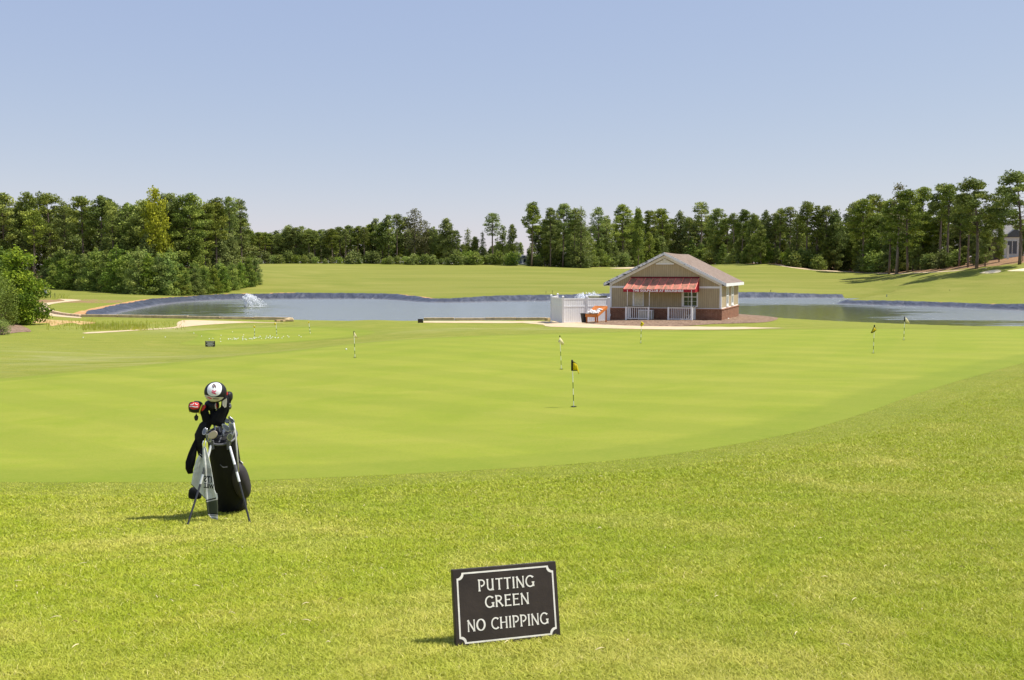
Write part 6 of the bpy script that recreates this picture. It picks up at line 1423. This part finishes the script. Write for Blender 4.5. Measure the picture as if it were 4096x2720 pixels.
# --- right wood: tall pines with clear trunks
Rp = [(3405, 806, 1085, 'pine', 1.05), (3452, 790, 1091, 'pine', 1.2), (3482, 772, 1084, 'pine', 1.0), (3530, 800, 1082, 'pine', .9), (3557, 792, 1097, 'pine', 1.1), (3628, 752, 1092, 'full', 1.15), (3612, 790, 1075, 'pine', .9), (3690, 742, 1075, 'pine', 1.0), (3757, 728, 1072, 'pine', 1.1), (3788, 732, 1070, 'thin', 1.1), (3836, 766, 1066, 'pine', 1.0), (3872, 775, 1070, 'thin', 1.0), (3906, 708, 1076, 'full', 1.3), (3995, 738, 1040, 'thin', 1.15), (4078, 678, 1058, 'full', 1.35)]
for i, (px, t_, b_, k, sx) in enumerate(Rp):
    plant(k, px, t_, b_, f'tall clear trunked pine of the right wood, {ORD[i]} from its left end', 'tall pines of the right wood', sx=sx)
for i in range(18):
    px = 3350 + i * 36 + r_.uniform(-8, 8)
    plant('broad', px, r_.uniform(905, 965), None, 'low dark tree deep in the right wood', 'deep understorey of the right wood', Y=edge_y(px) + r_.uniform(14, 32), sx=1.6)
plant('broad', 3935, 905, None, 'leafy tree covering the left side of the brick house', 'understorey of the right wood', Y=178, sx=1.1)
plant('broad', 3990, 880, None, 'leafy tree in front of the left corner of the brick house', 'understorey of the right wood', Y=182, sx=.8)
plant('broad', 4085, 900, None, 'loose tree at the right edge partly covering the brick house', 'understorey of the right wood', Y=176, sx=.8)
plant('bare', 3583, 732, None, 'pale half bare tree top rising above the right wood', 'tall pines of the right wood', Y=212, sx=1.2)
for i in range(24):
    px = 3350 + i * 27 + r_.uniform(-8, 8)
    plant(r_.choice(['broad', 'pine', 'broad', 'full']), px, r_.uniform(820, 875) + (25 if px < 3500 else 0), None, 'dark tree deep in the right wood', 'back row trees of the right wood', Y=edge_y(px) + r_.uniform(18, 36), sx=1.15)
for i in range(20):
    px = 3340 + i * 30 + r_.uniform(-8, 8)
    k = r_.choice(['broad', 'shrub', 'broad', 'young']); plant(k, px, r_.uniform(905, 985) if k != 'shrub' else r_.uniform(1000, 1020), None, 'leafy undergrowth tree between the trunks of the right wood', 'understorey of the right wood', Y=edge_y(px) + r_.uniform(8, 14), sx=1.3)
# --- near left: soft pine, shrubs
PROTO['near'] = [(make_young(91, 4.2, 1.25, 15000, key='nearpine', name='young_pine', leaf=.15, dome=.75), 4.2)]
PROTO['nshrub'] = [(make_broad(92, 2.0, .02, .85, 9000, key='broad', name='shrub', leaf=.075), 2.0), (make_broad(93, 2.0, .02, .85, 7000, key='olive', name='shrub', leaf=.07), 2.0), (make_broad(94, 2.0, .02, .85, 7000, key='young', name='shrub', leaf=.075), 2.0)]
def near(kind, px, top, base, lab, var, sx, cat):
    plant(kind, px, top, base, lab, None, sx=sx, var=var, cat=cat)
g0 = G(75, 1300, 38); print('near bed', g0)
near('near', 78, 1003, 1299, 'bright green soft young pine on the mulch at the left edge', 0, 1.15, 'young pine')
near('near', -12, 985, 1290, 'bright green young pine cut by the left edge of the photo', 0, 1.2, 'young pine')
near('nshrub', -2, 1150, 1306, 'dark green shrub under the young pine at the far left edge', 0, .95, 'shrub')
near('nshrub', 42, 1180, 1294, 'yellowish brown bush beside the trunk of the near young pine', 1, .75, 'shrub')
near('nshrub', 4, 1285, 1340, 'low bright green shrub at the bottom of the left mulch bed', 2, 1.7, 'shrub')
near('nshrub', -70, 1120, 1315, 'larger dark shrub mostly outside the left edge', 0, 1.0, 'shrub')
for L in PROTO.values():
    for root, H in L:
        if 'label' not in root: 
            for c in list(root.children): bpy.data.objects.remove(c)
            bpy.data.objects.remove(root)
# ================================================================== LIGHT
SUN_EL, SUN_AZ = 60.5, 3.0     # elevation, angle of the sun's bearing from +X towards +Y
w = bpy.data.worlds.new('World'); sc.world = w; w.use_nodes = True
nt = w.node_tree; bg = nt.nodes['Background']
sky = nt.nodes.new('ShaderNodeTexSky'); sky.sky_type = 'NISHITA'; sky.sun_disc = False
sky.sun_elevation = R_(SUN_EL); sky.sun_rotation = R_(90 - SUN_AZ)
sky.air_density = 1.0; sky.dust_density = SKY_DUST; sky.ozone_density = SKY_OZONE; sky.altitude = 50
ml = nt.nodes.new('ShaderNodeVectorMath'); ml.operation = 'MULTIPLY_ADD'; ml.inputs[1].default_value = (.46, .33, .12); ml.inputs[2].default_value = (1.30, 1.72, 3.38)   # summer haze whitens the sky
nt.links.new(sky.outputs[0], ml.inputs[0]); nt.links.new(ml.outputs[0], bg.inputs[0]); bg.inputs[1].default_value = SKY_STR
sd_ = bpy.data.lights.new('sun', 'SUN'); so = bpy.data.objects.new('sun', sd_); COL.objects.link(so)
sd_.energy = SUN_STR; sd_.angle = R_(.53); sd_.color = (1, .955, .88)
to = Vector((math.cos(R_(SUN_EL)) * math.cos(R_(SUN_AZ)), math.cos(R_(SUN_EL)) * math.sin(R_(SUN_AZ)), math.sin(R_(SUN_EL))))
so.rotation_euler = to.to_track_quat('Z', 'Y').to_euler(); so.location = (40, 10, 60)
sc.view_settings.view_transform = 'Standard'; sc.view_settings.look = 'None'; sc.view_settings.exposure = EXPO; sc.view_settings.gamma = 1
sc.cycles.max_bounces = 6; sc.cycles.diffuse_bounces = 3; sc.cycles.glossy_bounces = 3; sc.cycles.transmission_bounces = 4; sc.cycles.transparent_max_bounces = 8
